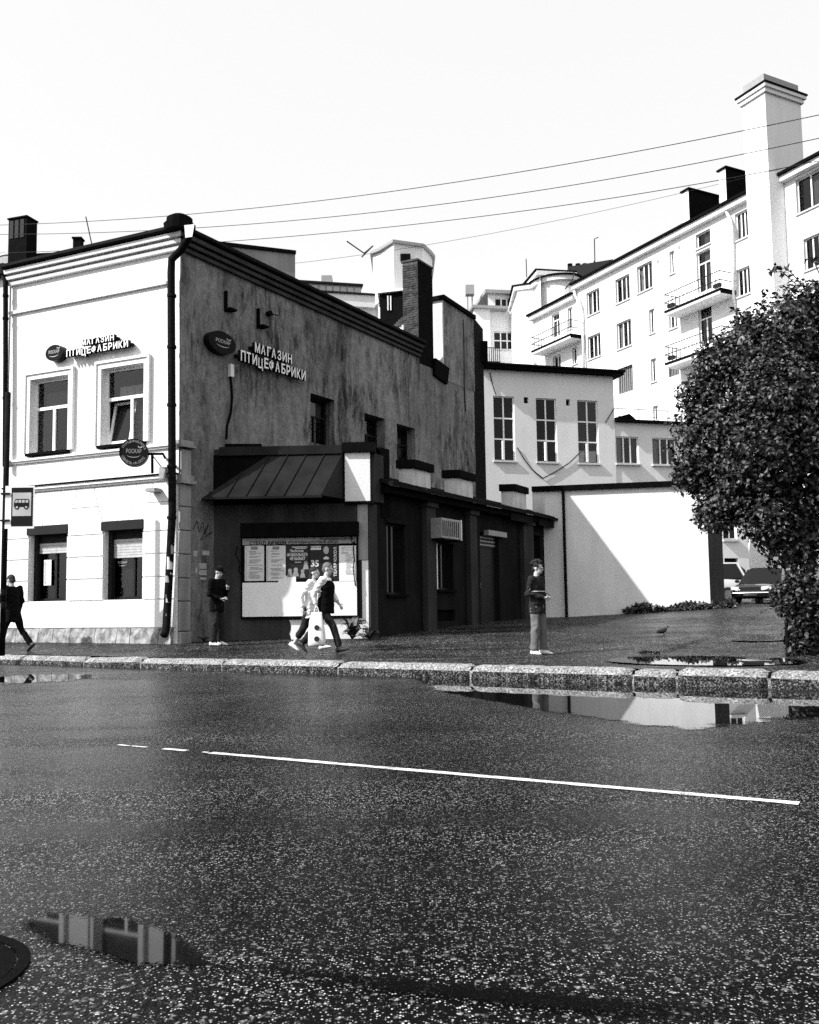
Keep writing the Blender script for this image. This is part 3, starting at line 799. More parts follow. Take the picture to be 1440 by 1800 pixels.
# downpipe at the corner, patched with scraps of paper
pd = lambda x, y, d=0.2: FW.P(FW.uu(x, y, d), FW.z(x, y, d), d)
path = [pd(333, 402, .42), pd(331, 420, .40), pd(318, 440, .3), pd(302, 456, .22), pd(301, 480), pd(302, 700), pd(303, 900), pd(300, 960), pd(296, 1040), pd(292, 1108), pd(288, 1117, .3)]
dp = pipe(cb, path, 0.085, 'pipe_black', rings=[(pd(302, y), (0, 0, 1)) for y in (520, 610, 712, 820, 910)])
part('pipe_head', MB().hexa([pd(326, 418, .55), pd(338, 416, .55), pd(338, 416, .3), pd(326, 418, .3), pd(324, 396, .6), pd(342, 394, .6), pd(342, 394, .3), pd(324, 396, .3)]), MAT['pipe_white'], dp)
for y, hh, m_, ph, wd_ in ((990, 22, 'paper', -2.0, 1.5), (966, 16, 'sign_grey', -1.2, 1.2), (1052, 14, 'paper', -1.7, 1.7), (1018, 12, 'sign_grey', -2.3, 1.1), (1078, 10, 'sign_grey', -1.5, 1.3), (1006, 8, 'paper', -1.0, .8), (1036, 9, 'sign_grey', -1.1, .9)):
    x_ = 300 - (y - 960) * 0.06; p0, p1 = pd(x_, y + hh / 2), pd(x_, y - hh / 2); mb = MB(); N = 8
    for i in range(N):
        q0, q1 = ph + wd_ * i / N, ph + wd_ * (i + 1) / N
        e0, e1 = [Vector((math.cos(q), math.sin(q), 0)) * .0885 for q in (q0, q1)]; jz = [Vector((0, 0, .02 * mnoise.noise(Vector((i * .9 + k, y, 0))))) for k in range(3)]
        mb.poly([p0 + e0 + jz[0], p0 + e1 + jz[1], p1 + e1 - jz[1], p1 + e0 - jz[2]])
    part('paper_scrap', mb, MAT[m_], dp, normals=False)
# left downpipe
pl = lambda x, y: FW.P(FW.uu(x, y, .16), FW.z(x, y, .16), .16)
pipe(cb, [pl(3, 478), pl(10, 495), pl(10, 640), pl(9, 820)], 0.06, 'pipe_black', rings=[(pl(10, y), (0, 0, 1)) for y in (520, 560, 700)])
# dark iron bracket + floodlight under the belt course
q = FW.rect(285, 822, 296, 842, .12)
part('junction_box', MB().wbox(FW, q[0], q[1], q[2], q[3], 0.0, 0.22), MAT['sign_grey'], cb)
q = FW.rect(258, 858, 274, 864, .25)
part('floodlight', MB().wbox(FW, q[0], q[1], q[2], q[3], 0.06, 0.3), MAT['sign_grey'], cb)

# brick chimney at the end of the eaves
cw = Wall((SW.P(SB, 0, 0.02).x, SW.P(SB, 0, 0.02).y), (1, -0.45))
bx0, bx1 = cw.uu(708, 540), 0.0; bz0, bz1 = cw.z(722, 612), cw.z(722, 460)
depth = SW.uu(760, 540) - SB
chim = part('brick_chimney', MB().prism([cw.P(bx0 + .02, bz0 - 0.5, -0.02), cw.P(bx1 - .01, bz0 - 0.5, -0.02), SW.P(SB + depth, bz0 - 0.5, 0), SW.P(SB + depth, bz0 - 0.5, 0) + FW.u * (bx0 - bx1 + .02)], (0, 0, bz1 - bz0 + 0.5)), MAT['mortar'], cb)
brick_mesh = {}
ch = 0.077; nr = int((bz1 - bz0) / ch); bl = (bx1 - bx0) / 2
for i in range(nr):
    off = 0 if i % 2 else -bl / 2
    for k in range(-1, 3):
        a = bx0 + off + k * bl; b = a + bl; a, b = max(a, bx0), min(b, bx1)
        if b - a < 0.04: continue
        j = random.uniform(0.0, 0.018)
        part('brick', MB().wbox(cw, a + 0.012, b - 0.012, bz0 + i * ch + 0.012, bz0 + (i + 1) * ch - 0.008, -0.05, j), MAT['brick'], chim)
part('black_flank', MB().wbox(SW, SB + .03, SB + depth, bz0 - .5, bz1, -.02, .02), MAT['black_metal'], chim)  # flat black slab covering the side of the brickwork
part('chimney_crown', MB().prism([cw.P(bx0 - .03, bz1, 0.04), cw.P(bx1 + .03, bz1, 0.05), SW.P(SB + depth + .03, bz1, 0.04), SW.P(SB + depth, bz1, 0) + FW.u * (bx0 - bx1 - .03)], (0, 0, 0.06)), MAT['brick'], chim)
# ragged parapet of old masonry left of the chimney
pw = Wall((cw.P(bx0, 0, -0.3).x, cw.P(bx0, 0, -0.3).y), (1, -0.45))
za_ = pw.z(700, 560); 
pts = [(-1.05, za_ - 0.75), (-0.9, za_ - 0.55), (-0.75, za_ - .5), (-0.5, za_ - 0.2), (-0.3, za_ - .22), (-0.1, za_ - 0.02), (0.0, za_), (0.0, za_ - 1.3), (-1.05, za_ - 1.3)]
par = part('old_parapet', MB().wprism(pw, pts, -0.35, 0.0), MAT['white_stucco'], cb)
for i in range(13):
    a = -1.0 + i * 0.08; zz = za_ - 0.75 + (a + 1.0) * 0.72
    for j in range(2): part('brick', MB().wbox(pw, a, a + 0.15, zz + 0.03 + j * 0.075, zz + 0.098 + j * 0.075, -0.3, 0.03 + random.uniform(0, .03)), MAT['brick'], par)

# tall fire wall behind
rw = thing('fire_wall_house', 'tall narrow stained house end rising behind the brick chimney', 'building', SW.P(SW.uu(778, 600), 0, 0))
u0, u1 = SW.uu(779, 560), SW.uu(832, 560)
zA, zB = SW.z(779, 527), SW.z(832, 562)
zn = SW.z(770, 640)
back = Vector((-0.9, 0.45, 0)).normalized() * 0.62
P = SW.P
mb = MB()
zlow = min(ZS0, ZS1) - .4
mb.poly([P(u0, zlow, 0.012), P(u1, zlow, 0.012), P(u1, zB, 0.012), P(u0, zA, 0.012)])
part('stained_wall', mb, MAT['stained_plaster'], rw, normals=False)
mb = MB().poly([P(u0, zn - 1, 0.012) + back, P(u0, zn - 1, 0.012), P(u0, zA, 0.012), P(u0, zA - 0.0, 0.012) + back])
mb.poly([P(u0, zn - 1, 0) + back, P(u0, zA, 0) + back, P(u1, zB, 0) + back, P(u1, zn - 1, 0) + back])
part('end_wall', mb, MAT['stub_stucco'], rw, normals=False)
mb = MB().hexa([P(u0 - .08, zA, .1), P(u1 + .02, zB, .1), P(u1 + .02, zB, 0) + back, P(u0 - .08, zA, 0) + back * 1.15, P(u0 - .08, zA + .14, .1), P(u1 + .02, zB + .14, .1), P(u1 + .02, zB + .14, 0) + back, P(u0 - .08, zA + .14, 0) + back * 1.15])
part('coping', mb, MAT['black_metal'], rw)
mb = MB().hexa([P(SW.uu(760, 640), zn - .45, .1), P(SW.uu(782, 640), zn - .6, .1), P(SW.uu(782, 640), zn - .6, -.3), P(SW.uu(760, 640), zn - .45, -.3), P(SW.uu(760, 640), zn + .1, .14), P(SW.uu(784, 640), zn - .05, .14), P(SW.uu(784, 640), zn - .05, -.3), P(SW.uu(760, 640), zn + .1, -.3)])
part('roof_flashing', mb, MAT['black_metal'], rw)
mb = MB()
us = SW.uu(815, 640)
part('wall_crack', MB().tube([P(us, zB - .2, .012), P(us + .02, zB - 1.2, .012), P(us - .02, zB - 2.4, .012), P(us + .05, zB - 3.4, .012)], 0.02, 5), MAT['black_metal'], rw)
# dark block further back
dk = thing('dark_stair_block', 'narrow black wall slab between the stained wall and the grey hall', 'building', at(842, 870, 31.5))
a, b = at(831, 556, 31.5), at(849, 580, 33.0)
mb = MB().prism([(a.x, a.y, 0), (b.x, b.y, 0), (b.x, b.y + 2.5, 0), (a.x, a.y + 2.5, 0)], (0, 0, a.z))
part('wall', mb, MAT['black_metal'], dk)
a, b = at(836, 603, 33), at(857, 603, 33)
part('ledge_box', MB().box((a.x + .2, 33.1, at(845, 622, 33).z), b.x - a.x, 0.8, 0.8), MAT['black_metal'], dk)

# iron brackets on the stained wall, cable and graffiti
for x, y in ((395, 530), (452, 560)):
    u_, z_ = SW.hit(x, y); 
    part('iron_bracket', MB().wbox(SW, u_ - .025, u_ + .025, z_ - .25, z_ + .25, 0.0, 0.08).wbox(SW, u_, u_ + 0.22, z_ - .22, z_ - .17, 0.0, 0.2), MAT['black_metal'], cb)
u_, z_ = SW.hit(470, 552)
part('wall_lamp', MB().disc(SW.P(u_, z_, 0), SW.n, 0.07, 0.12, 12).tube([SW.P(u_, z_, .06), SW.P(u_ + .25, z_, .14)], 0.015, 6), MAT['black_metal'], cb)
q = SW.rect(401, 641, 407, 663)
part('cable_box', MB().wbox(SW, q[0], q[1], q[2], q[3], 0.0, 0.09), MAT['pipe_white'], cb)
part('cable', MB().tube([SW.P(*SW.hit(x, y), 0.02) for x, y in ((404, 662), (406, 680), (407, 700), (405, 725), (398, 750), (397, 772))], 0.03, 6), MAT['black_metal'], cb)
for x0, y0, x1, y1 in ((350, 990, 363, 1000), (350, 1002, 363, 1011), (352, 1015, 363, 1019), (340, 968, 347, 978), (356, 968, 368, 976), (343, 998, 347, 1008)):
    q = SW.rect(x0, y0, x1, y1)
    part('posted_notice', MB().wbox(SW, q[0], q[1], q[2], q[3], 0.002, 0.006), MAT['board_grey'], cb)
sp = [(340, 930), (346, 915), (350, 935), (356, 918), (360, 940), (366, 922), (352, 950), (372, 935)]
part('graffiti', MB().tube([SW.P(*SW.hit(x, y), 0.004) for x, y in sp], 0.012, 5), MAT['ink'], cb)
# ================================================================== low annex with awning
AX, AY = (647 - 720) * 20.8 / 1600, 20.8
AW = Wall((AX, AY), (1, -0.03))           # street front
RWl = Wall((AX, AY), (0.58, 1))           # long side towards the yard
an = thing('low_annex', 'low dark annex with piers, black eaves and a metal awning', 'building', (AX, AY, 0))
aL = AW.uu(352, 1000)
zc1 = AW.z(560, 783)                      # top of parapet
zm = AW.z(630, 884)                       # moulding under the corner panel
AX0 = Vector((AX, AY, 0))
RE = RWl.uu(991, 1000)
ze = RWl.z(800, 872, .46) - .09           # eaves
mb = MB(); wall_holes(mb, AW, aL, 0, -0.6, zc1 - 0.05, [], 0.0)
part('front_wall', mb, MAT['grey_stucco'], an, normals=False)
rw1 = RWl.rect(680, 921, 712, 1045); rw2 = RWl.rect(768, 955, 797, 1037); rdo = RWl.rect(845, 938, 878, 1090); rw3 = RWl.rect(930, 941, 950, 1015)
rdo = (rdo[0], rdo[1], 0.2, rdo[3])
bv = RWl.rect(766, 1072, 800, 1092)
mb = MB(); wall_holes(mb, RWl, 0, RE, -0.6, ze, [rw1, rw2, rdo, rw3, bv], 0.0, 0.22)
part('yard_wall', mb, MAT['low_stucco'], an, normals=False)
for r_, pn in ((rw1, G2), (rw2, G2), (rw3, G2)):
    f_ = window(an, RWl, r_, pn, 0.14, 0.05, 0.04, 'frame_dark', 'glass_dark')
    part('sill', MB().wbox(RWl, r_[0] - .05, r_[1] + .05, r_[2] - .06, r_[2], -.14, .08), MAT['black_metal'], f_)
    part('head_hood', MB().wbox(RWl, r_[0] - .06, r_[1] + .06, r_[3], r_[3] + .1, 0, .07), MAT['low_stucco'], f_)
a, b, c, e = rw2
part('bright_jamb', MB().wbox(RWl, a + 0.02, a + 0.09, c + .02, e - .02, -0.12, -0.02), MAT['frame_white'], an)
dr = part('door', MB().wbox(RWl, rdo[0] + .02, rdo[1] - .02, rdo[2], rdo[3] - .4, -0.2, -0.14), MAT['frame_dark'], an)
part('handle', MB().wbox(RWl, rdo[0] + .12, rdo[0] + .15, 1.4, 1.56, -0.14, -0.07), MAT['chrome'], dr)
for i in range(7):
    zz = rdo[3] - .05 - i * .052
    part('shutter_slat', MB().wbox(RWl, rdo[0] + .02, rdo[1] - .02, zz - .045, zz, -0.16, -0.11), MAT['sign_grey' if i % 2 else 'frame_dark'], an)
q = RWl.rect(856, 934, 888, 943, .1)
part('door_hood', MB().wbox(RWl, q[0], q[1], q[2], q[3], 0.0, .16), MAT['sign_grey'], an)
part('vent_grille', MB().wbox(RWl, bv[0], bv[1], bv[2], bv[3], -0.16, -0.12), MAT['black_metal'], an)
# piers and eaves
for x0, x1 in ((742, 758), (819, 831), (914, 931)):
    q = RWl.rect(x0, 895, x1, 1080)
    pr = part('pier', MB().wbox(RWl, q[0], q[1], -.5, ze - .25, 0.0, 0.16), MAT['pilaster_stucco'], an, bevel=0.01)
    part('pier_cap', MB().wbox(RWl, q[0] - .05, q[1] + .05, ze - .25, ze - .12, 0.0, 0.22), MAT['pilaster_stucco'], pr)
part('corner_pier', MB().wbox(RWl, 0.0, 0.32, -.5, zm - .02, -0.2, 0.05), MAT['pilaster_stucco'], an, bevel=0.01)
# dark fascia panels under the eave
mb = MB().wbox(RWl, 0.4, RE, ze - .12, ze + .02, 0.0, 0.3)
part('soffit', mb, MAT['black_metal'], an)
part('wall_plate', MB().wbox(RWl, .36, RE, ze + .021, ze + .14, -.2, -.01), MAT['black_metal'], an)
ev = part('eave_roof', MB().hexa([RWl.P(0.35, ze + .02, .46), RWl.P(RE + .05, ze + .02, .46), RWl.P(RE + .05, ze + .75, -1.9), RWl.P(0.35, ze + .75, -1.9), RWl.P(0.35, ze + .09, .46), RWl.P(RE + .05, ze + .09, .46), RWl.P(RE + .05, ze + .82, -1.9), RWl.P(0.35, ze + .82, -1.9)]), MAT['roof_metal'], an)
u = 0.4
while u < RE:
    part('roof_seam', MB().tube([RWl.P(u, ze + .10, .46), RWl.P(u, ze + .83, -1.9)], 0.02, 5), MAT['roof_metal'], ev); u += 0.33
for x0, x1 in ((897, 935), (946, 982)):
    q = RWl.rect(x0, 897, x1, 916, .3)
    part('fascia_board', MB().wbox(RWl, q[0], q[1], ze - .22, ze - .0, .30, .33), MAT['low_stucco'], an)
# rear of annex closes against the stained wall
mb = MB().poly([RWl.P(RE, -.6), RWl.P(RE, ze + .1), RWl.P(RE, ze + .1) - Vector((3.2, 0, 0)), RWl.P(RE, -.6) - Vector((3.2, 0, 0))])
part('end_wall', mb, MAT['low_stucco'], an)
# vent stacks with flat black caps along the eave
for i, (x0, x1, yc0, yc1, yb, xs) in enumerate(((701, 757, 806, 823, 862, 726), (781, 831, 824, 840, 878, 805), (881, 925, 849, 863, 888, 903))):
    d_ = -0.25
    ue = RWl.uu(xs, yc1 + 8, d_); uend = RWl.uu(x1, yc1 + 8, d_)
    W_ = Wall((RWl.P(ue, 0, d_).x, RWl.P(ue, 0, d_).y), (1, -0.1))
    ul = W_.uu(x0, yc1 + 8)
    zt_, zc_ = W_.z(xs, yc0 + 2), W_.z(xs, yc1)
    L = uend - ue
    side = RWl.u * L
    st = thing('vent_stack', ('short plastered vent stack nearest the street on the annex roof', 'short plastered vent stack in front of the stained wall end', 'short plastered vent stack below the tall hall windows')[i], 'chimney', W_.P(ul / 2, zc_ - 1, 0), 'vent stacks on the annex roof')
    part('stack', MB().prism([W_.P(ul, zc_ - .9, 0), W_.P(0, zc_ - .9, 0), W_.P(0, zc_ - .9, 0) + side, W_.P(ul, zc_ - .9, 0) + side], (0, 0, .9)), MAT['stub_stucco'], st, bevel=.01)
    o = .07
    part('cap', MB().prism([W_.P(ul - o, zc_, o), W_.P(o, zc_, o), W_.P(o, zc_, 0) + side * (1 + o / L), W_.P(ul - o, zc_, 0) + side * (1 + o / L)], (0, 0, zt_ - zc_)), MAT['black_metal'], st, bevel=.01)

# parapet cap of the street front
pcz = AW.z(520, 790)
part('parapet_wall', MB().wbox(AW, aL + .3, -0.02, zm, pcz - .1, -1.2, 0.02), MAT['black_metal'], an)  # black colour paints the shadow around the awning onto this wall
uS = AW.uu(602, 790)
part('parapet_cap', MB().wbox(AW, aL + .45, uS, pcz - .13, pcz + .07, -1.3, .1), MAT['awning_metal'], an)
part('parapet_cap', MB().wbox(AW, uS, .18, pcz - .11, pcz + .12, -1.3, .14), MAT['black_metal'], an)
# corner panel and its side
q = AW.rect(607, 800, 646, 884)
part('corner_panel', MB().wbox(AW, q[0], 0.06, zm + .03, pcz - .115, -.15, .06), MAT['soft_stucco'], an)
part('corner_panel_side', MB().wbox(RWl, 0.12, .55, zm + .03, pcz - .115, -.2, .10), MAT['pilaster_stucco'], an, bevel=.01)
part('moulding', MB().wbox(AW, q[0] - .02, .16, zm - .03, zm + .028, -.1, .13), MAT['black_metal'], an)
part('dark_back_panel', MB().wbox(RWl, .55, .95, zm - .3, pcz + .1, -.2, .02), MAT['black_metal'], an)

# awning: standing seam metal, hipped at both ends
pd_ = 0.82
Af = lambda x, y, d: AW.P(AW.uu(x, y, d), AW.z(x, y, d), d)
zb_ = AW.z(470, 872, pd_); zt_ = AW.z(540, 800, .06)
bl, br = Af(357, 873, pd_), Af(566, 869, pd_); bl.z = br.z = zb_
tl, tr = AW.P(AW.uu(470, 800, .06), zt_, .06), AW.P(AW.uu(603, 800, .06), zt_, .06)
wl = AW.P(AW.uu(352, 860, .06), zb_, .06)           # where the left hip meets the wall
wr = AW.P(AW.uu(604, 880, .06), zb_, .06)
aw = part('awning', MB().poly([bl, br, tr, tl]).poly([bl, tl, wl]).poly([br, wr, tr]).poly([bl, wl, wr, br]).poly([wl, tl, tr, wr]), MAT['awning_metal'], an)
for t in (0.04, .2, .36, .52, .68, .84, .995):
    b_ = bl.lerp(br, t)
    # seam parallel to the slope; clipped by the left hip
    up = (tr - br)
    k = 1.0
    xh = (tl - bl)
    # point on left hip where the seam ends
    if t < 0.5:
        den = xh.dot(AW.u) - up.dot(AW.u)
        s = (b_ - bl).dot(AW.u) / den if den > 1e-6 else 9
        k = min(1.0, max(0.05, s))
    e_ = b_ + up * k
    part('seam', MB().tube([b_ + Vector((0, -.005, .012)), e_ + Vector((0, -.005, .012))], .017, 6), MAT['awning_metal'], aw)
part('awning_fascia', MB().prism([bl, br, br + Vector((0, 0, -.05)), bl + Vector((0, 0, -.05))], (0, .02, 0)), MAT['awning_metal'], aw)
# black sheet painting in the shadow between awning and stained wall
q0 = AW.P(AW.uu(383, 780, -.3), AW.z(383, 780, -.3), -.3)
part('shadow_sheet', MB().poly([wl + Vector((0, .03, 0)), tl + Vector((0, .03, 0)), AW.P(AW.uu(459, 792, -.3), AW.z(459, 780, -.3), -.3), q0, AW.P(AW.uu(356, 850, -.3), AW.z(356, 850, -.3), -.3)]), MAT['black_metal'], an)

# sunlit foot of the street wall: brightness put into white panels, ragged left end
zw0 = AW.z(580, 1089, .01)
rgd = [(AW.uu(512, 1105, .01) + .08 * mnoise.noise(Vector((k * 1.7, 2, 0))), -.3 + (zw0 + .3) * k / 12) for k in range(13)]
part('sunlit_panel', MB().wprism(AW, rgd + [(-.005, zw0 + .02), (-.005, -.3)], 0.002, .012), MAT['court_white'], an)
part('sunlit_panel', MB().wbox(AW, AW.uu(637, 1050), -.004, zw0 + .022, AW.z(640, 985), .002, .012), MAT['court_white'], an)  # sunlit strip beside the board, also painted white
part('front_corner_strip', MB().wbox(AW, AW.uu(629, 930), -.003, AW.z(640, 985) + .01, zm - .035, .001, .03), MAT['quoin_stucco'], an)
# ================================================================== notice board with posters
TXT = []
def text_mesh(s, size, bold=0.0, ext=0.0, align='LEFT', sx=1.0):
    c = bpy.data.curves.new('txt', 'FONT'); c.body = s; c.size = size; c.offset = bold; c.extrude = ext; c.align_x = align; c.resolution_u = 2
    o = bpy.data.objects.new('txt', c); col.objects.link(o)
    dg = bpy.context.evaluated_depsgraph_get(); me = bpy.data.meshes.new_from_object(o.evaluated_get(dg))
    bpy.data.objects.remove(o)
    co = np.empty(len(me.vertices) * 3, 'f'); me.vertices.foreach_get('co', co); co = co.reshape(-1, 3)
    co[:, 0] *= sx
    return me, co
def text_on(W, s, u, z, d, size, mat, parent, bold=0.0, ext=0.0, align='LEFT', sx=1.0, width=None, height=None, vertical=False, name='lettering', side=None):
    me, co = text_mesh(s, size, bold, ext, align, 1.0)
    if width: co[:, 0] *= width / (co[:, 0].max() - co[:, 0].min())
    if height: co[:, 1] *= height / (co[:, 1].max() - co[:, 1].min())
    co[:, 0] *= sx
    if vertical: co[:, [0, 1]] = np.stack([-co[:, 1], co[:, 0]], 1)
    off = base_of(parent)
    U, N = np.array(W.u), np.array(W.n); base = np.array(W.P(u, z, d) - off)
    w3 = base + co[:, :1] * U + co[:, 1:2] * np.array((0, 0, 1)) + co[:, 2:3] * N
    me.vertices.foreach_set('co', w3.astype('f').ravel()); me.update()
    me.materials.clear(); me.materials.append(MAT[mat])
    if side:
        me.materials.append(MAT[side])
        n = np.array(W.n)
        for p in me.polygons:
            if abs(np.dot(np.array(p.normal), n)) < 0.7: p.material_index = 1
    return put(name, me, None, parent)

bq = AW.rect(426, 945, 627, 1083, .12)
u0, u1, z0, z1 = bq
nb_ = thing('notice_board', 'large wall notice board with posters above a blank white panel', 'notice board', AW.P((u0 + u1) / 2, z0, .1))
part('frame', MB().wbox(AW, u0 - .04, u1 + .04, z0 - .05, z1 + .02, .0, .09), MAT['black_metal'], nb_)
part('top_box', MB().wbox(AW, u0 - .02, u1 + .06, z1 + .02, z1 + .34, .0, .26), MAT['black_metal'], nb_)
zh = AW.z(526, 957, .12); zw = AW.z(526, 1023, .12)
part('blank_panel', MB().wbox(AW, u0, u1, z0, zw, .05, .1), MAT['board_white'], nb_)
hd = part('header_strip', MB().wbox(AW, u0, u1, zh + .01, z1, .05, .105), MAT['sign_grey'], nb_)
L = u1 - u0
dT = .1075
text_on(AW, 'Учреждение культуры', u0 + L * .68, z1 - .065, dT, .085, 'ink', hd, .002, width=L * .31)
text_on(AW, '«Культурно-досуговый центр»', u0 + L * .40, z1 - .13, dT, .085, 'ink', hd, .002, width=L * .44)
text_on(AW, 'СТЕНД', u0 + L * .06, z1 - .15, dT, .11, 'ink', hd, .003)
text_on(AW, 'АФИШИ', u0 + L * .22, z1 - .15, dT, .11, 'ink', hd, .006)
mb = MB().wbox(AW, u0 + L * .38, u0 + L * .85, z1 - .172, z1 - .16, .105, .107); part('rule', mb, MAT['ink'], hd)
def sheet(x0, x1, m_, y0=959, y1=1021, name='paper_sheet'):
    q = AW.rect(x0, y0, x1, y1, .12)
    return q, part(name, MB().wbox(AW, q[0], q[1], q[2], q[3], .06, .094 + .002 * random.random()), MAT[m_], nb_)
part('sheet_backing', MB().wbox(AW, u0, u1, zw, zh, .05, .085), MAT['board_grey'], nb_)
for x0, x1 in ((430, 464), (468, 502)):
    q, sh_ = sheet(x0, x1, 'paper'); mb = MB(); a, b, c, e = q
    mb.wbox(AW, a + .14, a + .30, e - .09, e - .02, .096, .0985)
    for i in range(26):
        zz = e - .12 - i * (e - c - .16) / 26
        if random.random() < .78: mb.wbox(AW, a + .08 + random.uniform(0, .05), b - random.uniform(.03, .2), zz - .011, zz, .096, .0985)
    for i in range(20): mb.wbox(AW, a + .025, a + .04, e - .05 - i * (e - c) / 21, e - .035 - i * (e - c) / 21, .096, .0985)
    part('print', mb, MAT['ink_grey'], sh_)['kind'] = 'stuff'
q, po = sheet(503, 543, 'poster_black', 958, 1018, 'event_poster'); a, b, c, e = q; Wd = b - a
text_on(AW, 'Маленьких', a + Wd * .16, e - .16, .0985, .09, 'paper', po, .002, width=Wd * .62)
text_on(AW, 'МУЗЫКАЛЬНОГО', a + Wd * .03, e - .25, .0985, .09, 'paper', po, .003, width=Wd * .9)
text_on(AW, 'НЕ БЫВАЕТ', a + Wd * .16, e - .34, .0985, .09, 'paper', po, .003, width=Wd * .68)
for ua_, ub_, za_q, zb_q in ((a + Wd * .25, b - .04, .055, .035), (a + Wd * .4, b - .06, .085, .07), (a + Wd * .38, a + Wd * .66, .40, .385)): part('print_line', MB().wbox(AW, ua_, ub_, e - za_q, e - zb_q, .096, .099), MAT['paper'], po)
for fx, fz, s_ in ((.16, .18, .045), (.42, .2, .05), (.72, .16, .04), (.86, .40, .045)):
    cu, cz_ = a + Wd * fx, c + (e - c) * fz
    mb = MB().disc(AW.P(cu, cz_ + .06, .096), AW.n, s_, .003, 12).wprism(AW, [(cu - s_ * 1.5, cz_ - .09), (cu + s_ * 1.5, cz_ - .09), (cu + s_ * .9, cz_ + .02), (cu - s_ * .9, cz_ + .02)], .096, .099)
    part('portrait_print', mb, MAT['poster_grey'], po)
q, po = sheet(544, 585, 'poster_black', 957, 1018, 'event_poster'); a, b, c, e = q; Wd = b - a
text_on(AW, '35', a + Wd * .05, e - .50, .0985, .2, 'paper', po, .006, width=Wd * .34)
for za_q, zb_q in ((.055, .035), (.12, .07)): part('print_line', MB().wbox(AW, a + .03, a + Wd * .5, e - za_q, e - zb_q, .096, .099), MAT['paper'], po)
cu, cz_ = a + Wd * .72, e - .13
mb = MB().ell(AW.P(cu, cz_, .096), .065, .004, .09, 12, 8)
part('portrait_print', mb, MAT['board_grey'], po)
part('print', MB().wprism(AW, [(cu - .06, cz_ - .17), (cu, cz_ - .14), (cu + .06, cz_ - .17), (cu + .06, cz_ - .21), (cu - .06, cz_ - .21)], .096, .099), MAT['paper'], po)
q, po = sheet(586, 594, 'poster_black', 957, 1021, 'event_poster'); a, b, c, e = q
text_on(AW, 'ТЕАТР КУКОЛ', b - .03, c + .1, .0985, .09, 'paper', po, .003, width=e - c - .16, vertical=True)
q, sh_ = sheet(596, 626, 'board_white'); mb = MB(); a, b, c, e = q
for i in range(24):
    zz = e - .04 - i * (e - c - .16) / 24
    mb.wbox(AW, a + (.03 if i < 6 else .14) + random.uniform(0, .04), b - random.uniform(.02, .14 if i > 5 else .3), zz - .009, zz, .096, .0985)
part('print', mb, MAT['ink_grey'], sh_)['kind'] = 'stuff'
q, sh_ = sheet(489, 520, 'board_white', 1012, 1024)
# looped cables at both sides of the board
for xs in ([(418, 960), (414, 975), (422, 990), (420, 1003), (425, 1012)], [(622, 935), (617, 945), (620, 956), (624, 950), (621, 962), (623, 985), (621, 1000), (625, 1030)]):
    part('cable', MB().tube([AW.P(AW.uu(x, y, .12), AW.z(x, y, .12), .12) for x, y in xs], .014, 6), MAT['black_metal'], nb_)

# air conditioner on the yard side
q = RWl.rect(769, 913, 803, 948, .35)
ac = thing('air_conditioner', 'boxy air conditioner unit hung on the annex side wall', 'air conditioner', RWl.P((q[0] + q[1]) / 2, q[2], .1))
part('casing', MB().wbox(RWl, q[0], q[1], q[2], q[3], .1, .48), MAT['sign_grey'], ac, bevel=.015)
part('edge_trim', MB().wbox(RWl, q[1] - .02, q[1] + .012, q[2] - .01, q[3] + .01, .47, .50), MAT['frame_white'], ac)
mb = MB()
for i in range(9): mb.wbox(RWl, q[0] + .04 + i * (q[1] - q[0]) / 10, q[0] + .07 + i * (q[1] - q[0]) / 10, q[2] + .06, q[3] - .06, .48, .49)
part('grille', mb, MAT['black_metal'], ac)
for uu in (q[0] + .1, q[1] - .1):
    part('bracket', MB().wbox(RWl, uu - .02, uu + .02, q[2] - .05, q[2], 0, .5).wbox(RWl, uu - .02, uu + .02, q[2] - .35, q[2], 0, .04), MAT['black_metal'], ac)

# ================================================================== white courtyard shed with dark coping
CWl = Wall((5.06, 30.0), (4.44, -0.9))
cu1 = CWl.uu(1245, 960); zt = CWl.z(1060, 860)
cs = thing('white_shed', 'windowless white shed wall with dark coping and a diagonal shadow', 'building', CWl.P(cu1 / 2, 0.3, 0))
back_d = Vector((0.65, 1, 0)).normalized() * 1.8
mb = MB().poly([CWl.P(-0.9, -.3), CWl.P(cu1, -.3), CWl.P(cu1, zt), CWl.P(-0.9, zt)])
part('front_wall', mb, MAT['court_white'], cs, normals=False)
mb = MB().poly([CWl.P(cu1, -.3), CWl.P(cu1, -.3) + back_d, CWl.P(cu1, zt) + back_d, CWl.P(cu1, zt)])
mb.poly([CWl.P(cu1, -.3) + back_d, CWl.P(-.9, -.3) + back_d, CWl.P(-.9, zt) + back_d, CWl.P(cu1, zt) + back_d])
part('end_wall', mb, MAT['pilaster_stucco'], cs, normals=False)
part('coping', MB().hexa([CWl.P(CWl.uu(935, 862), zt, .12), CWl.P(cu1 + .1, zt, .12), CWl.P(cu1 + .1, zt, 0) + back_d, CWl.P(-1.2, zt, 0) + back_d, CWl.P(CWl.uu(935, 862), zt + .17, .14), CWl.P(cu1 + .12, zt + .17, .14), CWl.P(cu1 + .12, zt + .2, 0) + back_d, CWl.P(-1.2, zt + .2, 0) + back_d]), MAT['black_metal'], cs)
part('corner_pipe', MB().tube([CWl.P(0.06, zt, .1), CWl.P(0.06, .3, .1)], .05, 8), MAT['pipe_black'], cs)
q = CWl.rect(936, 862, 957, 893, .05)
part('left_return', MB().wbox(CWl, q[0], q[1], q[2] - .3, zt - .01, -.3, .04), MAT['stub_stucco'], cs)
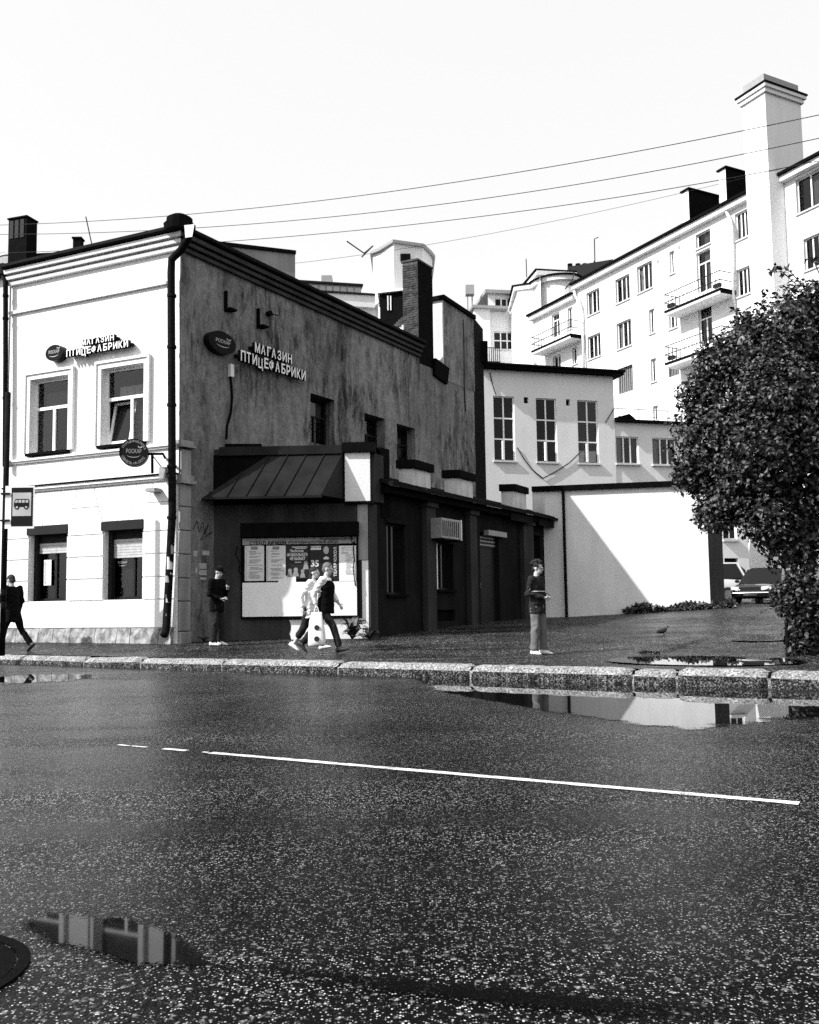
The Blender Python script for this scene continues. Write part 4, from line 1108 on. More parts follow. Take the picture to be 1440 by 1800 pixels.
# ================================================================== hall with tall windows
m0 = at(850, 860, 38)
MWl = Wall((m0.x, 38.0), (1, 0.27))
hl = thing('hall_building', 'pale grey hall with three tall six pane windows', 'building', (m0.x, 38, 0))
uA, uB = 0.0, MWl.uu(1079, 700); uC = MWl.uu(1310, 800)
zR = MWl.z(960, 655); zL = MWl.z(1140, 744)
tw_ = [MWl.rect(868, 697, 905, 811), MWl.rect(943, 700, 979, 812), MWl.rect(1016, 704, 1052, 814)]
zz0, zz1 = sum(r[2] for r in tw_) / 3, sum(r[3] for r in tw_) / 3
tw_ = [(r[0], r[1], zz0, zz1) for r in tw_]
vents = [MWl.rect(921, 698, 929, 709), MWl.rect(995, 702, 1002, 713)]
mb = MB(); wall_holes(mb, MWl, uA, uB, -.5, zR, tw_ + vents, 0, .25)
mb.poly([MWl.P(uB, -.5), MWl.P(uB, -.5, -9), MWl.P(uB, zR, -9), MWl.P(uB, zR)])
part('front_wall', mb, MAT['soft_stucco'], hl, normals=False)
for v in vents: part('vent', MB().wbox(MWl, v[0], v[1], v[2], v[3], -.2, -.15), MAT['black_metal'], hl)
part('roof_edge', MB().wbox(MWl, uA - .2, uB + .35, zR, zR + .12, -9, .35).wbox(MWl, uA - .2, uB + .4, zR + .12, zR + .2, -9, .42), MAT['black_metal'], hl)
for i, r in enumerate(tw_):
    window(hl, MWl, r, grid(2, 3), .08, .045, .06, 'frame_white', 'glass_clear' if i == 2 else 'glass_dark', [(0.0, 1.0, 0.02, .20, 'board_white')] if i == 2 else None, sill=.07)
    # one small casement in the bottom row stands open
    a, b, c, e = r
    part('open_casement', MB().wbox(MWl, (a + b) / 2 - .11, (a + b) / 2 - .04, c + .06, c + (e - c) * .31, -.1, .05), MAT['frame_white'], hl)
# lower extension
ext_w = [MWl.rect(1084, 767, 1124, 815), MWl.rect(1148, 768, 1190, 816)]
ext_w = [(r[0], r[1], ext_w[0][2], ext_w[0][3]) for r in ext_w]
low_w = [MWl.rect(1272, 905, 1296, 948), MWl.rect(1275, 981, 1299, 995)]
mb = MB(); wall_holes(mb, MWl, uB, uC, -.5, zL, ext_w + low_w, -.05, .2)
mb.poly([MWl.P(uC, -.5, -.05), MWl.P(uC, -.5, -5), MWl.P(uC, zL, -5), MWl.P(uC, zL, -.05)])
mb.poly([MWl.P(uB, zL, -.05), MWl.P(uC, zL, -.05), MWl.P(uC, zL, -6), MWl.P(uB, zL, -6)])
part('extension_wall', mb, MAT['soft_stucco'], hl, normals=False)
for r in ext_w: window(hl, MWl, r, G3, .12, .05, .06, 'frame_white', 'glass_clear', [(0, .3, 0, 1, 'curtain'), (.7, 1, 0, 1, 'curtain_dark')], sill=.07)
window(hl, MWl, low_w[0], G2, .12, .05, .05, 'frame_white', 'glass_dark', sill=.1)
part('cellar_hatch', MB().wbox(MWl, low_w[1][0], low_w[1][1], low_w[1][2], low_w[1][3], -.25, -.2), MAT['black_metal'], hl)
part('extension_roof_edge', MB().wbox(MWl, uB, uC + .2, zL, zL + .1, -6, .2), MAT['black_metal'], hl)
# railing on the extension roof
rl = part('roof_railing', MB().tube([MWl.P(uB + .1, zL + .75, -.6), MWl.P(uC, zL + .75, -.6)], .02, 5).tube([MWl.P(uB + .1, zL + .4, -.6), MWl.P(uC, zL + .4, -.6)], .014, 5), MAT['sign_grey'], hl)
for k in range(7):
    uu = uB + .1 + k * 1.45
    part('railing_post', MB().tube([MWl.P(uu, zL + .05, -.6), MWl.P(uu, zL + .75, -.6)], .018, 5), MAT['sign_grey'], rl)
part('roof_hatch', MB().hexa([MWl.P(uB + .05, zL + .1, -.1), MWl.P(uB + 1.2, zL + .1, -.1), MWl.P(uB + 1.2, zL + .1, -1.2), MWl.P(uB + .05, zL + .1, -1.2), MWl.P(uB + .05, zL + .2, -.1), MWl.P(uB + .8, zL + .42, -.1), MWl.P(uB + .8, zL + .42, -1.2), MWl.P(uB + .05, zL + .2, -1.2)]), MAT['black_metal'], hl)
# slack cables on the hall front
for pts in ([(861, 655), (865, 675), (872, 695)], [(909, 787), (920, 806), (935, 826), (954, 841)], [(954, 841), (975, 830), (1000, 814), (1022, 793)], [(1079, 718), (1070, 733), (1064, 743)]):
    part('facade_cable', MB().tube([MWl.P(*MWl.hit(x, y), .04) for x, y in pts], .022, 5), MAT['wire'], hl)

# ================================================================== apartment block
a0 = at(1300, 1000, 50)
AP = Wall((a0.x, 50.0), (0.51, -1))
ap = thing('apartment_block', 'long white apartment block with balconies climbing to the right', 'building', (a0.x, 50, 0))
uLt, uJ, uRt = AP.uu(938, 600), AP.uu(1014, 560), AP.uu(1560, 300)
zR_ = AP.z(1320, 352); zRl = AP.z(975, 545)
W_list = [
    # rect, panes, curtain
    ((1031, 510, 1054, 552), G3), ((1082, 486, 1107, 530), G3), ((1120, 463, 1147, 511), G3), ((1177, 441, 1186, 481), G2),
    ((1033, 588, 1056, 629), G3), ((1084, 564, 1110, 611), G3), ((1141, 543, 1151, 586), G2), ((1176, 547, 1190, 577), G2),
    ((1144, 630, 1154, 671), G2), ((1148, 713, 1157, 739), G2),
    ((1292, 371, 1315, 420), G3), ((1295, 470, 1319, 519), G3), ((1223, 407, 1249, 433), [(0, 1, 0, 1)]),
    ((1225, 439, 1250, 512), [(0, 1, .72, 1), (0, .5, 0, .72), (.5, 1, 0, .72)]), ((1228, 538, 1252, 607), [(0, 1, .72, 1), (0, .5, 0, .72), (.5, 1, 0, .72)]),
    ((1399, 303, 1452, 366), [(0, .46, 0, 1), (.46, 1, 0, 1)]), ((1413, 412, 1452, 470), G3),
    ((970, 551, 984, 592), [(0, 1, .75, 1), (0, .5, 0, .75), (.5, 1, 0, .75)]), ((998, 540, 1007, 578), G2),
    ((972, 625, 986, 660), G2), ((1006, 610, 1015, 640), G2),
]
dark_ = [((1087, 644, 1113, 690), None), ((1175, 634, 1194, 661), None)]
def apr(r): return AP.rect(*r)
# holes must be rectangles in the wall: heights read at the middle of each opening
holes = [apr(r) for r, _ in W_list] + [apr(r) for r, _ in dark_]
mb = MB()
wall_holes(mb, AP, uJ, uRt, -.5, zR_, [h for h in holes if h[0] > uJ], 0, .3)
wall_holes(mb, AP, uLt, uJ, -.5, zRl, [h for h in holes if h[1] <= uJ], -.0, .3)
part('facade_wall', mb, MAT['far_stucco'], ap, normals=False)
mb = MB().poly([AP.P(uLt, -.5), AP.P(uLt, zRl), AP.P(uLt, zRl, -12), AP.P(uLt, -.5, -12)]).poly([AP.P(uJ, zRl), AP.P(uJ, zR_), AP.P(uJ, zR_, -12), AP.P(uJ, zRl, -12)])
part('gable_wall', mb, MAT['far_stucco'], ap)
for i, (r, pn) in enumerate(W_list):
    k = random.random()
    cur = [(0, .3, 0, 1, 'curtain'), (.72, 1, 0, 1, 'curtain')] if k < .45 else ([(.35, .95, 0, 1, 'curtain_dark')] if k < .8 else None)
    window(ap, AP, apr(r), pn, .16, .06, .08, 'frame_white', 'glass_clear', cur, sill=.08 if i not in (13, 14, 17) else None)
for r, _ in dark_:
    h = apr(r); f_ = part('barred_opening', MB().wbox(AP, h[0], h[1], h[2], h[3], -.25, -.2), MAT['sign_grey'], ap)
    for j in range(7):
        uu = h[0] + (j + .5) * (h[1] - h[0]) / 7
        part('bar', MB().tube([AP.P(uu, h[2], -.1), AP.P(uu, h[3], -.1)], .025, 5), MAT['frame_dark'], f_)
# cornices
for ua, ub, zz in ((uJ - .1, uRt, zR_), (uLt - .2, uJ, zRl)):
    part('cornice', MB().wbox(AP, ua, ub, zz, zz + .3, -.5, .35), MAT['far_stucco'], ap)
    part('roof_edge', MB().wbox(AP, ua, ub, zz + .302, zz + .45, -12, .5), MAT['black_metal'], ap)
# the right-hand section has a deeper eave
# chimney stack running up the front
q = (AP.uu(1315, 400, 1.1), AP.uu(1356, 400, 1.1))
zc_ = AP.z(1335, 168, 1.1)
stk = part('chimney_stack', MB().wbox(AP, q[0], q[1], -.5, zc_, -1.6, 1.1), MAT['far_stucco'], ap)
part('stack_cap', MB().wbox(AP, q[0] - .12, q[1] + .12, zc_, zc_ + .22, -1.72, 1.22).wbox(AP, q[0] - .22, q[1] + .22, zc_ + .22, zc_ + .4, -1.82, 1.32), MAT['far_stucco'], stk)
part('stack_flashing', MB().wbox(AP, q[0] - .27, q[1] + .27, zc_ + .402, zc_ + .5, -1.87, 1.37), MAT['black_metal'], stk)
part('stack_crown', MB().wbox(AP, q[0] + .1, q[1] - .02, zc_ + .5, zc_ + 1.05, -1.5, 1.1), MAT['sign_grey'], stk)
# roof chimneys: broad slabs with black flanks
for x0, x1, x2, y0, y1 in ((1201, 1213, 1266, 335, 392), (1265, 1278, 1322, 298, 346)):
    d0 = -1.0
    ua, ub = AP.uu(x0, y1, d0), AP.uu(x1, y1, d0)
    zt_, zb2 = AP.z(x0 + 6, y0, d0), zR_
    # depth so the flank spans x1..x2
    dep = 0.3
    while dep < 12:
        p_ = AP.P(ub, zb2, d0 - dep) - EYE; v_ = (p_.dot(_r) / p_.dot(_f)) * F_PX + CX
        if v_ >= x2: break
        dep += .2
    ch_ = part('roof_chimney', MB().wbox(AP, ua, ub - .03, zb2, zt_, d0 - dep, d0), MAT['far_stucco'], ap)
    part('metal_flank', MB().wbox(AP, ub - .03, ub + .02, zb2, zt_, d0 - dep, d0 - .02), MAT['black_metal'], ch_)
    part('chimney_cap', MB().wbox(AP, ua - .08, ub + .1, zt_, zt_ + .1, d0 - dep - .1, d0 + .1), MAT['black_metal'], ch_)
# balconies
def balcony(r, zslab_y, label_rows, flower=True, depth=1.15):
    x0, x1, ys0, ytop = r
    ua, ub = AP.uu(x0 + 9, ys0, depth * .5), AP.uu(x1, ys0, depth * .5)
    xm = (x0 + x1) / 2
    zs = AP.z(xm, zslab_y, depth); zt = zs + 1.05
    b = part('balcony', MB().wbox(AP, ua, ub, zs - .18, zs, 0, depth), MAT['far_stucco'], ap)
    part('slab_edge', MB().wbox(AP, ua - .02, ub + .02, zs - .02, zs + .1, depth, depth + .05).wbox(AP, ub, ub + .04, zs - .15, zs + .12, 0, depth), MAT['black_metal'], b)
    mb = MB()
    for k in (0.0, .55, 1.05):
        mb.tube([AP.P(ua, zs + k + .04, .05), AP.P(ua, zs + k + .04, depth), AP.P(ub, zs + k + .04, depth), AP.P(ub, zs + k + .04, .05)], .03 if k else .035, 5)
    rl_ = part('railing', mb, MAT['frame_dark'], b)
    n = max(4, int((ub - ua) / .3))
    for k in range(n + 1):
        uu = ua + (ub - ua) * k / n
        part('baluster', MB().tube([AP.P(uu, zs, depth), AP.P(uu, zt, depth)], .017, 4), MAT['frame_dark'], rl_)
    for k in (.25, .5, .75):
        part('baluster', MB().tube([AP.P(ua, zs, depth * k), AP.P(ua, zt, depth * k)], .017, 4), MAT['frame_dark'], rl_)
    if flower:
        for uu in (ua + .15, ub - .55):
            fb = part('flower_box', MB().wbox(AP, uu, uu + .45, zs + .25, zs + .45, depth - .25, depth - .03), MAT['frame_dark'], b)
            mb = MB()
            for k in range(26):
                p_ = AP.P(uu + random.uniform(0, .45), zs + .45 + random.uniform(0, .3), depth - .14 + random.uniform(-.12, .12)); s_ = .07
                v1 = Vector((random.uniform(-1, 1), random.uniform(-1, 1), random.uniform(-.2, 1))).normalized() * s_; v2 = v1.orthogonal().normalized() * s_ * .6
                mb.poly([p_, p_ + v1 * .5 + v2 * .5, p_ + v1, p_ + v1 * .5 - v2 * .5])
            part('flowers', mb, MAT['weed_leaf'], fb, normals=False)
    return b
balcony((1172, 1280, 525, 475), 526, 1)
balcony((1173, 1284, 622, 575), 621, 1)
balcony((937, 1015, 600, 560), 601, 1, False)
# downpipes
for xs in ([(1276, 362), (1278, 374), (1284, 386), (1287, 400), (1288, 470), (1290, 545)], [(1009, 506), (1011, 520), (1017, 528), (1022, 540), (1025, 600), (1027, 655)]):
    pipe(ap, [AP.P(AP.uu(x, y, .2), AP.z(x, y, .2), .2) for x, y in xs], .09, 'pipe_white', n=8)
# ventilation holes
for x, y in ((1157, 459), (1194, 435), (1086, 468), (1124, 480)):
    u_, z_ = AP.hit(x, y); part('vent', MB().wbox(AP, u_ - .1, u_ + .1, z_ - .1, z_ + .1, 0, .02), MAT['sign_grey'], ap)
# roof dish clutter
for x, y, h in ((1045, 460, 40), (1260, 390, 14)):
    p_ = AP.P(AP.uu(x, y + 20, -2), zR_ + .4, -2); part('antenna', MB().tube([p_, p_ + Vector((0, 0, h * .04 + .6))], .03, 5).tube([p_ + Vector((-.3, 0, h * .04 + .4)), p_ + Vector((.3, 0, h * .04 + .5))], .015, 4), MAT['wire'], ap)

# ================================================================== rear wing with rounded stair bay
bayc = at(985, 560, 72)
rb = thing('stair_bay', 'white rounded stair bay capping the far end of the apartments', 'building', (bayc.x, bayc.y, 0))
zt = at(985, 482, 70).z
pts = []
r_ = 2.2
c0 = Vector((at(985, 560, 73.5).x, 73.5, 0))
lft = at(952, 560, 71.3)
pts = [Vector((lft.x - 1.6, 73.6, 0))] + [c0 + Vector((math.cos(q), math.sin(q), 0)) * r_ for q in [R(a) for a in range(190, 300, 10)]] + [Vector((at(1036, 560, 73).x, 73.0, 0)), Vector((at(1036, 560, 73).x, 80, 0)), Vector((lft.x - 1.6, 80, 0))]
part('bay_wall', MB().prism(pts, (0, 0, zt)), MAT['far_stucco'], rb)
part('bay_cornice', MB().prism([p + (p - c0).normalized() * .3 + Vector((0, 0, zt)) for p in pts], (0, 0, .35)), MAT['far_stucco'], rb)
part('bay_roof_edge', MB().prism([p + (p - c0).normalized() * .45 + Vector((0, 0, zt + .352)) for p in pts], (0, 0, .12)), MAT['black_metal'], rb)
p_ = at(1011, 500, 71.6)
part('bay_opening', MB().box((at(1010, 500, 72).x, 72.0, at(1010, 497, 72).z), .55, .5, 1.0), MAT['black_metal'], rb)
# dark plant room behind
pr_ = thing('roof_plant_room', 'dark metal plant room standing on the apartment roof', 'roof box', at(1035, 490, 76))
a_, b_ = at(1000, 470, 76), at(1071, 470, 76)
zt2 = at(1030, 468, 76).z
part('casing', MB().prism([(a_.x, 76, zt2 - 3), (b_.x, 74.5, zt2 - 3), (b_.x, 79, zt2 - 3), (a_.x, 79, zt2 - 3)], (0, 0, 3)), MAT['frame_dark'], pr_)
for x in (1004, 1018, 1030, 1047): 
    q_ = at(x, 466, 76); part('vent_cowl', MB().disc((q_.x, 76.5, zt2), (0, 0, 1), .22, .4, 10), MAT['black_metal'], pr_)
for pts_ in ([(934, 485), (938, 479), (945, 475), (950, 478), (954, 484)], [(939, 487), (943, 479), (950, 480)]):
    pass
# rear building facing the street
r0 = at(832, 600, 78)
RB = Wall((r0.x, 78.0), (1, 0.16))
rr = thing('rear_wing', 'white rear apartment wing with ribbon windows and a small balcony', 'building', (r0.x, 78, 0))
uE = RB.uu(906, 600); uM = RB.uu(858, 540)
zA = RB.z(880, 518); zB = RB.z(845, 547)
rw_a = RB.rect(870, 524, 903, 541); rw_b = RB.rect(868, 583, 905, 614)
mb = MB(); wall_holes(mb, RB, uM, uE, -.5, zA, [rw_a, rw_b], 0, .3)
part('front_wall', mb, MAT['far_stucco'], rr, normals=False)
part('low_part_wall', MB().wbox(RB, RB.uu(832, 600), uM, -.5, zB, -6, .6), MAT['far_stucco'], rr)
part('low_part_roof', MB().wbox(RB, RB.uu(826, 550), uM + 1.6, zB, zB + .25, -6, .9), MAT['sign_grey'], rr)
part('roof_edge', MB().wbox(RB, uM - .3, uE + .3, zA, zA + .3, -8, .4), MAT['sign_grey'], rr)
window(rr, RB, rw_a, G3, .12, .08, .12, 'frame_white', 'glass_dark'); window(rr, RB, rw_b, grid(3, 2), .12, .08, .1, 'frame_white', 'glass_dark', sill=.1)
# side return towards the bay
s0 = RB.P(uE, 0); s1 = at(953, 600, 71.5)
RS = Wall((s0.x, s0.y), (s1.x - s0.x, s1.y - s0.y)); Ls = (Vector((s1.x, s1.y, 0)) - Vector((s0.x, s0.y, 0))).length
zS = RS.z(930, 508)
h1, h2 = RS.rect(911, 518, 926, 537), RS.rect(910, 578, 924, 605)
mb = MB(); wall_holes(mb, RS, 0, Ls, -.5, zS, [h1, h2], 0, .3)
part('side_wall', mb, MAT['far_stucco'], rr, normals=False)
for h in (h1, h2): window(rr, RS, h, G2, .12, .1, .12, 'frame_white', 'glass_dark')
part('side_roof_edge', MB().wbox(RS, -.3, Ls + .3, zS, zS + .35, -3, .4), MAT['far_stucco'], rr)
part('side_roof_flashing', MB().wbox(RS, -.3, Ls + .3, zS + .352, zS + .5, -3, .5), MAT['black_metal'], rr)
part('side_pipe', MB().tube([RS.P(Ls - .9, zS - 2.5, .15), RS.P(Ls - .9, -.5, .15)], .07, 6), MAT['sign_grey'], rr)
bz_ = RB.z(866, 635, 1.2)
bb = part('balcony', MB().wbox(RB, RB.uu(848, 640, 1.2), RB.uu(880, 640, 1.2), bz_ - .3, bz_, 0, 1.2), MAT['frame_dark'], rr)
for k in range(9):
    uu = RB.uu(850, 630, 1.2) + k * .18
    part('baluster', MB().tube([RB.P(uu, bz_, 1.15), RB.P(uu, bz_ + 1.2, 1.15)], .03, 4), MAT['frame_dark'], bb)
part('rail', MB().tube([RB.P(RB.uu(848, 630, 1.2), bz_ + 1.2, 1.15), RB.P(RB.uu(880, 630, 1.2), bz_ + 1.2, 1.15)], .04, 4), MAT['frame_dark'], bb)
part('lean_to_roof', MB().hexa([RS.P(-.3, RS.z(912, 650, 1), 1.5), RS.P(Ls * .55, RS.z(912, 650, 1), 1.5), RS.P(Ls * .55, RS.z(912, 650, 1), 0), RS.P(-.3, RS.z(912, 650, 1), 0), RS.P(-.3, RS.z(912, 650, 1) + .1, 1.5), RS.P(Ls * .55, RS.z(928, 636, 1), 1.5), RS.P(Ls * .55, RS.z(928, 636, 1), 0), RS.P(-.3, RS.z(912, 650, 1) + .1, 0)]), MAT['black_metal'], rr)

# ================================================================== skyline behind the corner building
tb = at(710, 540, 62)
tw2 = thing('octagonal_tower', 'pale many sided tower with a capped flat roof on the skyline', 'tower', (tb.x, 62, 0))
ztw = at(700, 436, 62).z
xs = [at(x, 500, 62).x for x in (655, 670, 693, 744, 756, 762)]
pts = [Vector((xs[0], 63.2, 0)), Vector((xs[1], 62.6, 0)), Vector((xs[2], 61.2, 0)), Vector((xs[3], 62.0, 0)), Vector((xs[4], 63.2, 0)), Vector((xs[5], 64, 0)), Vector((xs[5], 69, 0)), Vector((xs[0], 69, 0))]
part('tower_wall', MB().prism(pts, (0, 0, ztw)), MAT['soft_stucco'], tw2)
cc = Vector(((xs[0] + xs[5]) / 2, 65, 0))
part('tower_cap', MB().prism([p + (p - cc).normalized() * .25 + Vector((0, 0, ztw)) for p in pts], (0, 0, .2)), MAT['sign_grey'], tw2)
q_ = at(713, 455, 61.6); part('tower_vent', MB().box((q_.x, 61.55, q_.z), .7, .4, .55), MAT['black_metal'], tw2)
q_ = at(690, 512, 60); part('tower_ledge', MB().box((q_.x + .3, 60.6, q_.z), 2.2, 1.4, .22), MAT['soft_stucco'], tw2)
part('lower_drum', MB().prism([p * 1 + Vector(((-.6 if p.x < cc.x else .2), -.5, 0)) for p in pts], (0, 0, at(700, 548, 61).z)), MAT['soft_stucco'], tw2)
dm = thing('dark_dormer', 'small dark dormer with white window bars beside the brick chimney', 'dormer', at(688, 550, 45))
a_, b_ = at(668, 545, 45), at(712, 545, 45); zt2 = at(690, 517, 45).z
part('casing', MB().prism([(a_.x, 45, a_.z - 1), (b_.x, 44.6, a_.z - 1), (b_.x, 47, a_.z - 1), (a_.x, 47, a_.z - 1)], (0, 0, zt2 - a_.z + 1)), MAT['black_metal'], dm)
part('roof', MB().prism([(a_.x - .1, 44.8, zt2), (b_.x + .1, 44.4, zt2), (b_.x + .1, 47, zt2), (a_.x - .1, 47, zt2)], (0, 0, .12)), MAT['far_stucco'], dm)
for x in (682, 687):
    q_ = at(x, 533, 44.8); part('window_bar', MB().box((q_.x, 44.78, q_.z), .06, .05, .75), MAT['frame_white'], dm)
# flat roof house with a panelled parapet
pb = at(600, 530, 52)
ph = thing('parapet_house', 'white house with a panelled roof parapet behind the dark eaves', 'building', (pb.x, 52, 0))
PH = Wall((at(522, 520, 52).x, 52.0), (1, 0.22))
zpt = PH.z(575, 500); zpb = PH.z(575, 524)
ue = PH.uu(635, 510)
part('parapet', MB().wbox(PH, 0, ue, zpb, zpt, -3, 0), MAT['sign_grey'], ph)
for k in range(9):
    part('parapet_panel', MB().wbox(PH, k * ue / 9 + .04, (k + 1) * ue / 9 - .04, zpb + .06, zpt - .12, 0, .05), MAT['board_grey'], ph)
part('parapet_cap', MB().wbox(PH, -.1, ue + .1, zpt, zpt + .12, -3, .15), MAT['frame_dark'], ph)
part('house_wall', MB().wbox(PH, -1, PH.uu(660, 560), 0, PH.z(600, 540, .6), -3, .6), MAT['soft_stucco'], ph)
part('eave', MB().wbox(PH, -1, PH.uu(655, 540), PH.z(600, 540, .6), zpb, -3, .9), MAT['far_stucco'], ph)
part('eave_edge', MB().wbox(PH, -1, PH.uu(655, 540), zpb + .002, zpb + .1, -3, 1.0), MAT['frame_dark'], ph)
part('side_wing', MB().prism([(at(655, 560, 53).x, 53, 0), (at(668, 560, 52).x, 52, 0), (at(668, 560, 56).x, 56, 0), (at(655, 560, 56).x, 56, 0)], (0, 0, at(660, 540, 53).z)), MAT['far_stucco'], ph)
q_ = at(574, 497, 53); part('roof_chimney', MB().box((q_.x, 53.5, q_.z), .62, .8, 1.0), MAT['sign_grey'], ph)
# grey attic block
ab = thing('attic_block', 'plain grey attic box with a dark top edge above the eaves', 'building', (at(460, 500, 36).x, 36, 0))
AB = Wall((at(405, 470, 36).x, 36.0), (1, 0.35))
za, zb3 = AB.z(460, 440), AB.z(460, 500) - 6
part('wall', MB().wbox(AB, -1.5, AB.uu(519, 460), zb3, za, -4, 0), MAT['attic_stucco'], ab)
part('roof_edge', MB().wbox(AB, -1.6, AB.uu(520, 440), za, za + .14, -4.1, .08), MAT['black_metal'], ab)

# ================================================================== far left: neighbour house and its roofs
NB = Wall((FW.P(UL, 0).x, FW.P(UL, 0).y), (1, -0.45))
nbh = thing('neighbour_house', 'strip of a white neighbouring house at the left edge', 'building', FW.P(UL - 1.5, 0, 0))
part('wall', MB().wbox(NB, -5, -.02, -.6, FW.z(10, 488), -6, .03), MAT['white_stucco'], nbh)
part('roof_edge', MB().wbox(NB, -5, -.02, FW.z(10, 488) + .002, FW.z(10, 470), -6, .25), MAT['roof_metal'], nbh)
bh = thing('rear_roof', 'dark metal roof with an arched gable behind the corner building', 'roof', at(60, 460, 31))
BH = Wall((at(0, 460, 31).x, 31.0), (1, -0.3))
zr0 = BH.z(60, 436)
part('ridge', MB().hexa([BH.P(BH.uu(-60, 470), BH.z(40, 470), .0), BH.P(BH.uu(135, 470), BH.z(40, 470), .0), BH.P(BH.uu(135, 470), BH.z(40, 470), -3), BH.P(BH.uu(-60, 470), BH.z(40, 470), -3), BH.P(BH.uu(-60, 470), BH.z(57, 431), -.1), BH.P(BH.uu(112, 470), BH.z(112, 441), -.1), BH.P(BH.uu(112, 470), BH.z(112, 441), -3), BH.P(BH.uu(-60, 470), BH.z(57, 431), -3)]), MAT['roof_metal'], bh)
ctr = BH.uu(18, 470); zc2 = BH.z(18, 500)
for i, (rr_, m_, d_) in enumerate(((1.10, 'white_stucco', .18), (.98, 'frame_dark', .22), (.9, 'sign_grey', .2))):
    pts = [(ctr + math.cos(q) * rr_ * 1.05, zc2 + math.sin(q) * rr_) for q in [math.pi * k / 18 for k in range(19)]]
    part('gable_arch' if i < 2 else 'gable_face', MB().wprism(BH, pts, 0, d_ + .05 * i), MAT[m_], bh)
ch2 = thing('panelled_chimney', 'dark sheet metal chimney with three panels at the far left', 'chimney', at(36, 436, 30))
C2 = Wall((at(15, 430, 30).x, 30.0), (1, -0.32))
q = C2.rect(15, 384, 47, 436); zt3 = q[3]
part('body', MB().wbox(C2, q[0], q[1], q[2] - .5, zt3, -.5, 0), MAT['black_metal'], ch2)
for k in range(3):
    a = q[0] + .06 + k * (q[1] - q[0] - .1) / 3
    part('panel', MB().wbox(C2, a, a + .15, q[2] + .35, zt3 - .06, 0, .02), MAT['awning_metal'], ch2)
part('cap', MB().wbox(C2, q[0] - .03, q[1] + .03, zt3, zt3 + .05, -.53, .04), MAT['black_metal'], ch2)
p_ = at(135, 438, 27)
tag(part('roof_pipe', MB().prism([(p_.x - .12, 27, p_.z - .5), (p_.x + .12, 27, p_.z - .5), (p_.x + .12, 27.25, p_.z - .5), (p_.x - .12, 27.25, p_.z - .5)], (0, 0, .85)).box((p_.x, 27.12, p_.z + .36), .3, .3, .05), MAT['black_metal'], loc=p_), 'stubby black roof vent beside the leaning rod', 'roof vent')

def rod(pts, D, r, label, name='antenna_rod'):
    P_ = [at(x, y, D) for x, y in pts]
    return tag(part(name, MB().tube(P_, r, 5), MAT['wire'], loc=P_[0]), label, 'antenna')
rod([(162, 432), (151, 381)], 26, .018, 'thin leaning rod on the corner building roof')
rod([(636, 452), (656, 432), (640, 445), (610, 424)], 58, .05, 'bent rod sticking up left of the tower')
rod([(926, 487), (925, 455)], 74, .04, 'thin straight mast above the rear wing')
rod([(1046, 462), (1045, 420), (1052, 417)], 74, .045, 'mast with a short arm above the plant room')
# cables arcing on the rear roof
rod([(934, 486), (938, 480), (945, 476), (951, 478), (955, 485)], 74, .035, 'looped cable on the roof of the rear wing', 'roof_cable')
rod([(1003, 474), (1010, 480), (1006, 492), (1000, 500), (994, 508)], 70.5, .05, 'tangle of cable hanging down the stair bay', 'roof_cable')
# small water tank on the wing
a_ = at(826, 519, 79); zt_k = at(826, 503, 79).z
tag(part('roof_tank', MB().box((a_.x, 79, (a_.z + zt_k) / 2), .75, .75, zt_k - a_.z).box((a_.x - .2, 79, (a_.z + zB) / 2), .12, .12, a_.z - zB).box((a_.x + .2, 79, (a_.z + zB) / 2), .12, .12, a_.z - zB), MAT['sign_grey'], loc=a_), 'small grey tank on legs left of the rear wing', 'roof tank')

# ================================================================== overhead wires
def wire(pts, D0, D1, r, label):
    n = 40; xs = [p[0] for p in pts]; ys = [p[1] for p in pts]; out = []
    cf = np.polyfit(xs, ys, 3 if len(xs) > 3 else 2)
    for i in range(n + 1):
        x = -120 + (1440 + 240) * i / n; t = i / n
        # even spacing in depth along a straight line in plan
        D = 1 / ((1 - t) / D0 + t / D1)
        out.append(at(x, float(np.polyval(cf, x)), D))
    tag(part('overhead_wire', MB().tube(out, r, 5), MAT['wire'], loc=out[0]), label, 'wire', 'overhead wires')
wire([(0, 395), (345, 378), (560, 352), (800, 318), (1060, 279), (1320, 228), (1440, 201)], 27, 15, .008, 'topmost overhead wire crossing the sky')
wire([(0, 412), (300, 404), (470, 391), (720, 366), (1060, 317), (1320, 268), (1440, 243)], 27.5, 15.5, .008, 'second overhead wire from the top')
wire([(0, 444), (330, 433), (560, 409), (720, 393), (1060, 353), (1265, 317), (1440, 282)], 28, 16, .008, 'lowest long overhead wire touching the corner roof')
wire([(300, 480), (560, 462), (720, 430), (900, 405), (1060, 372), (1200, 338), (1440, 280)], 46, 44, .010, 'faint thin wire ending at the apartment roof')
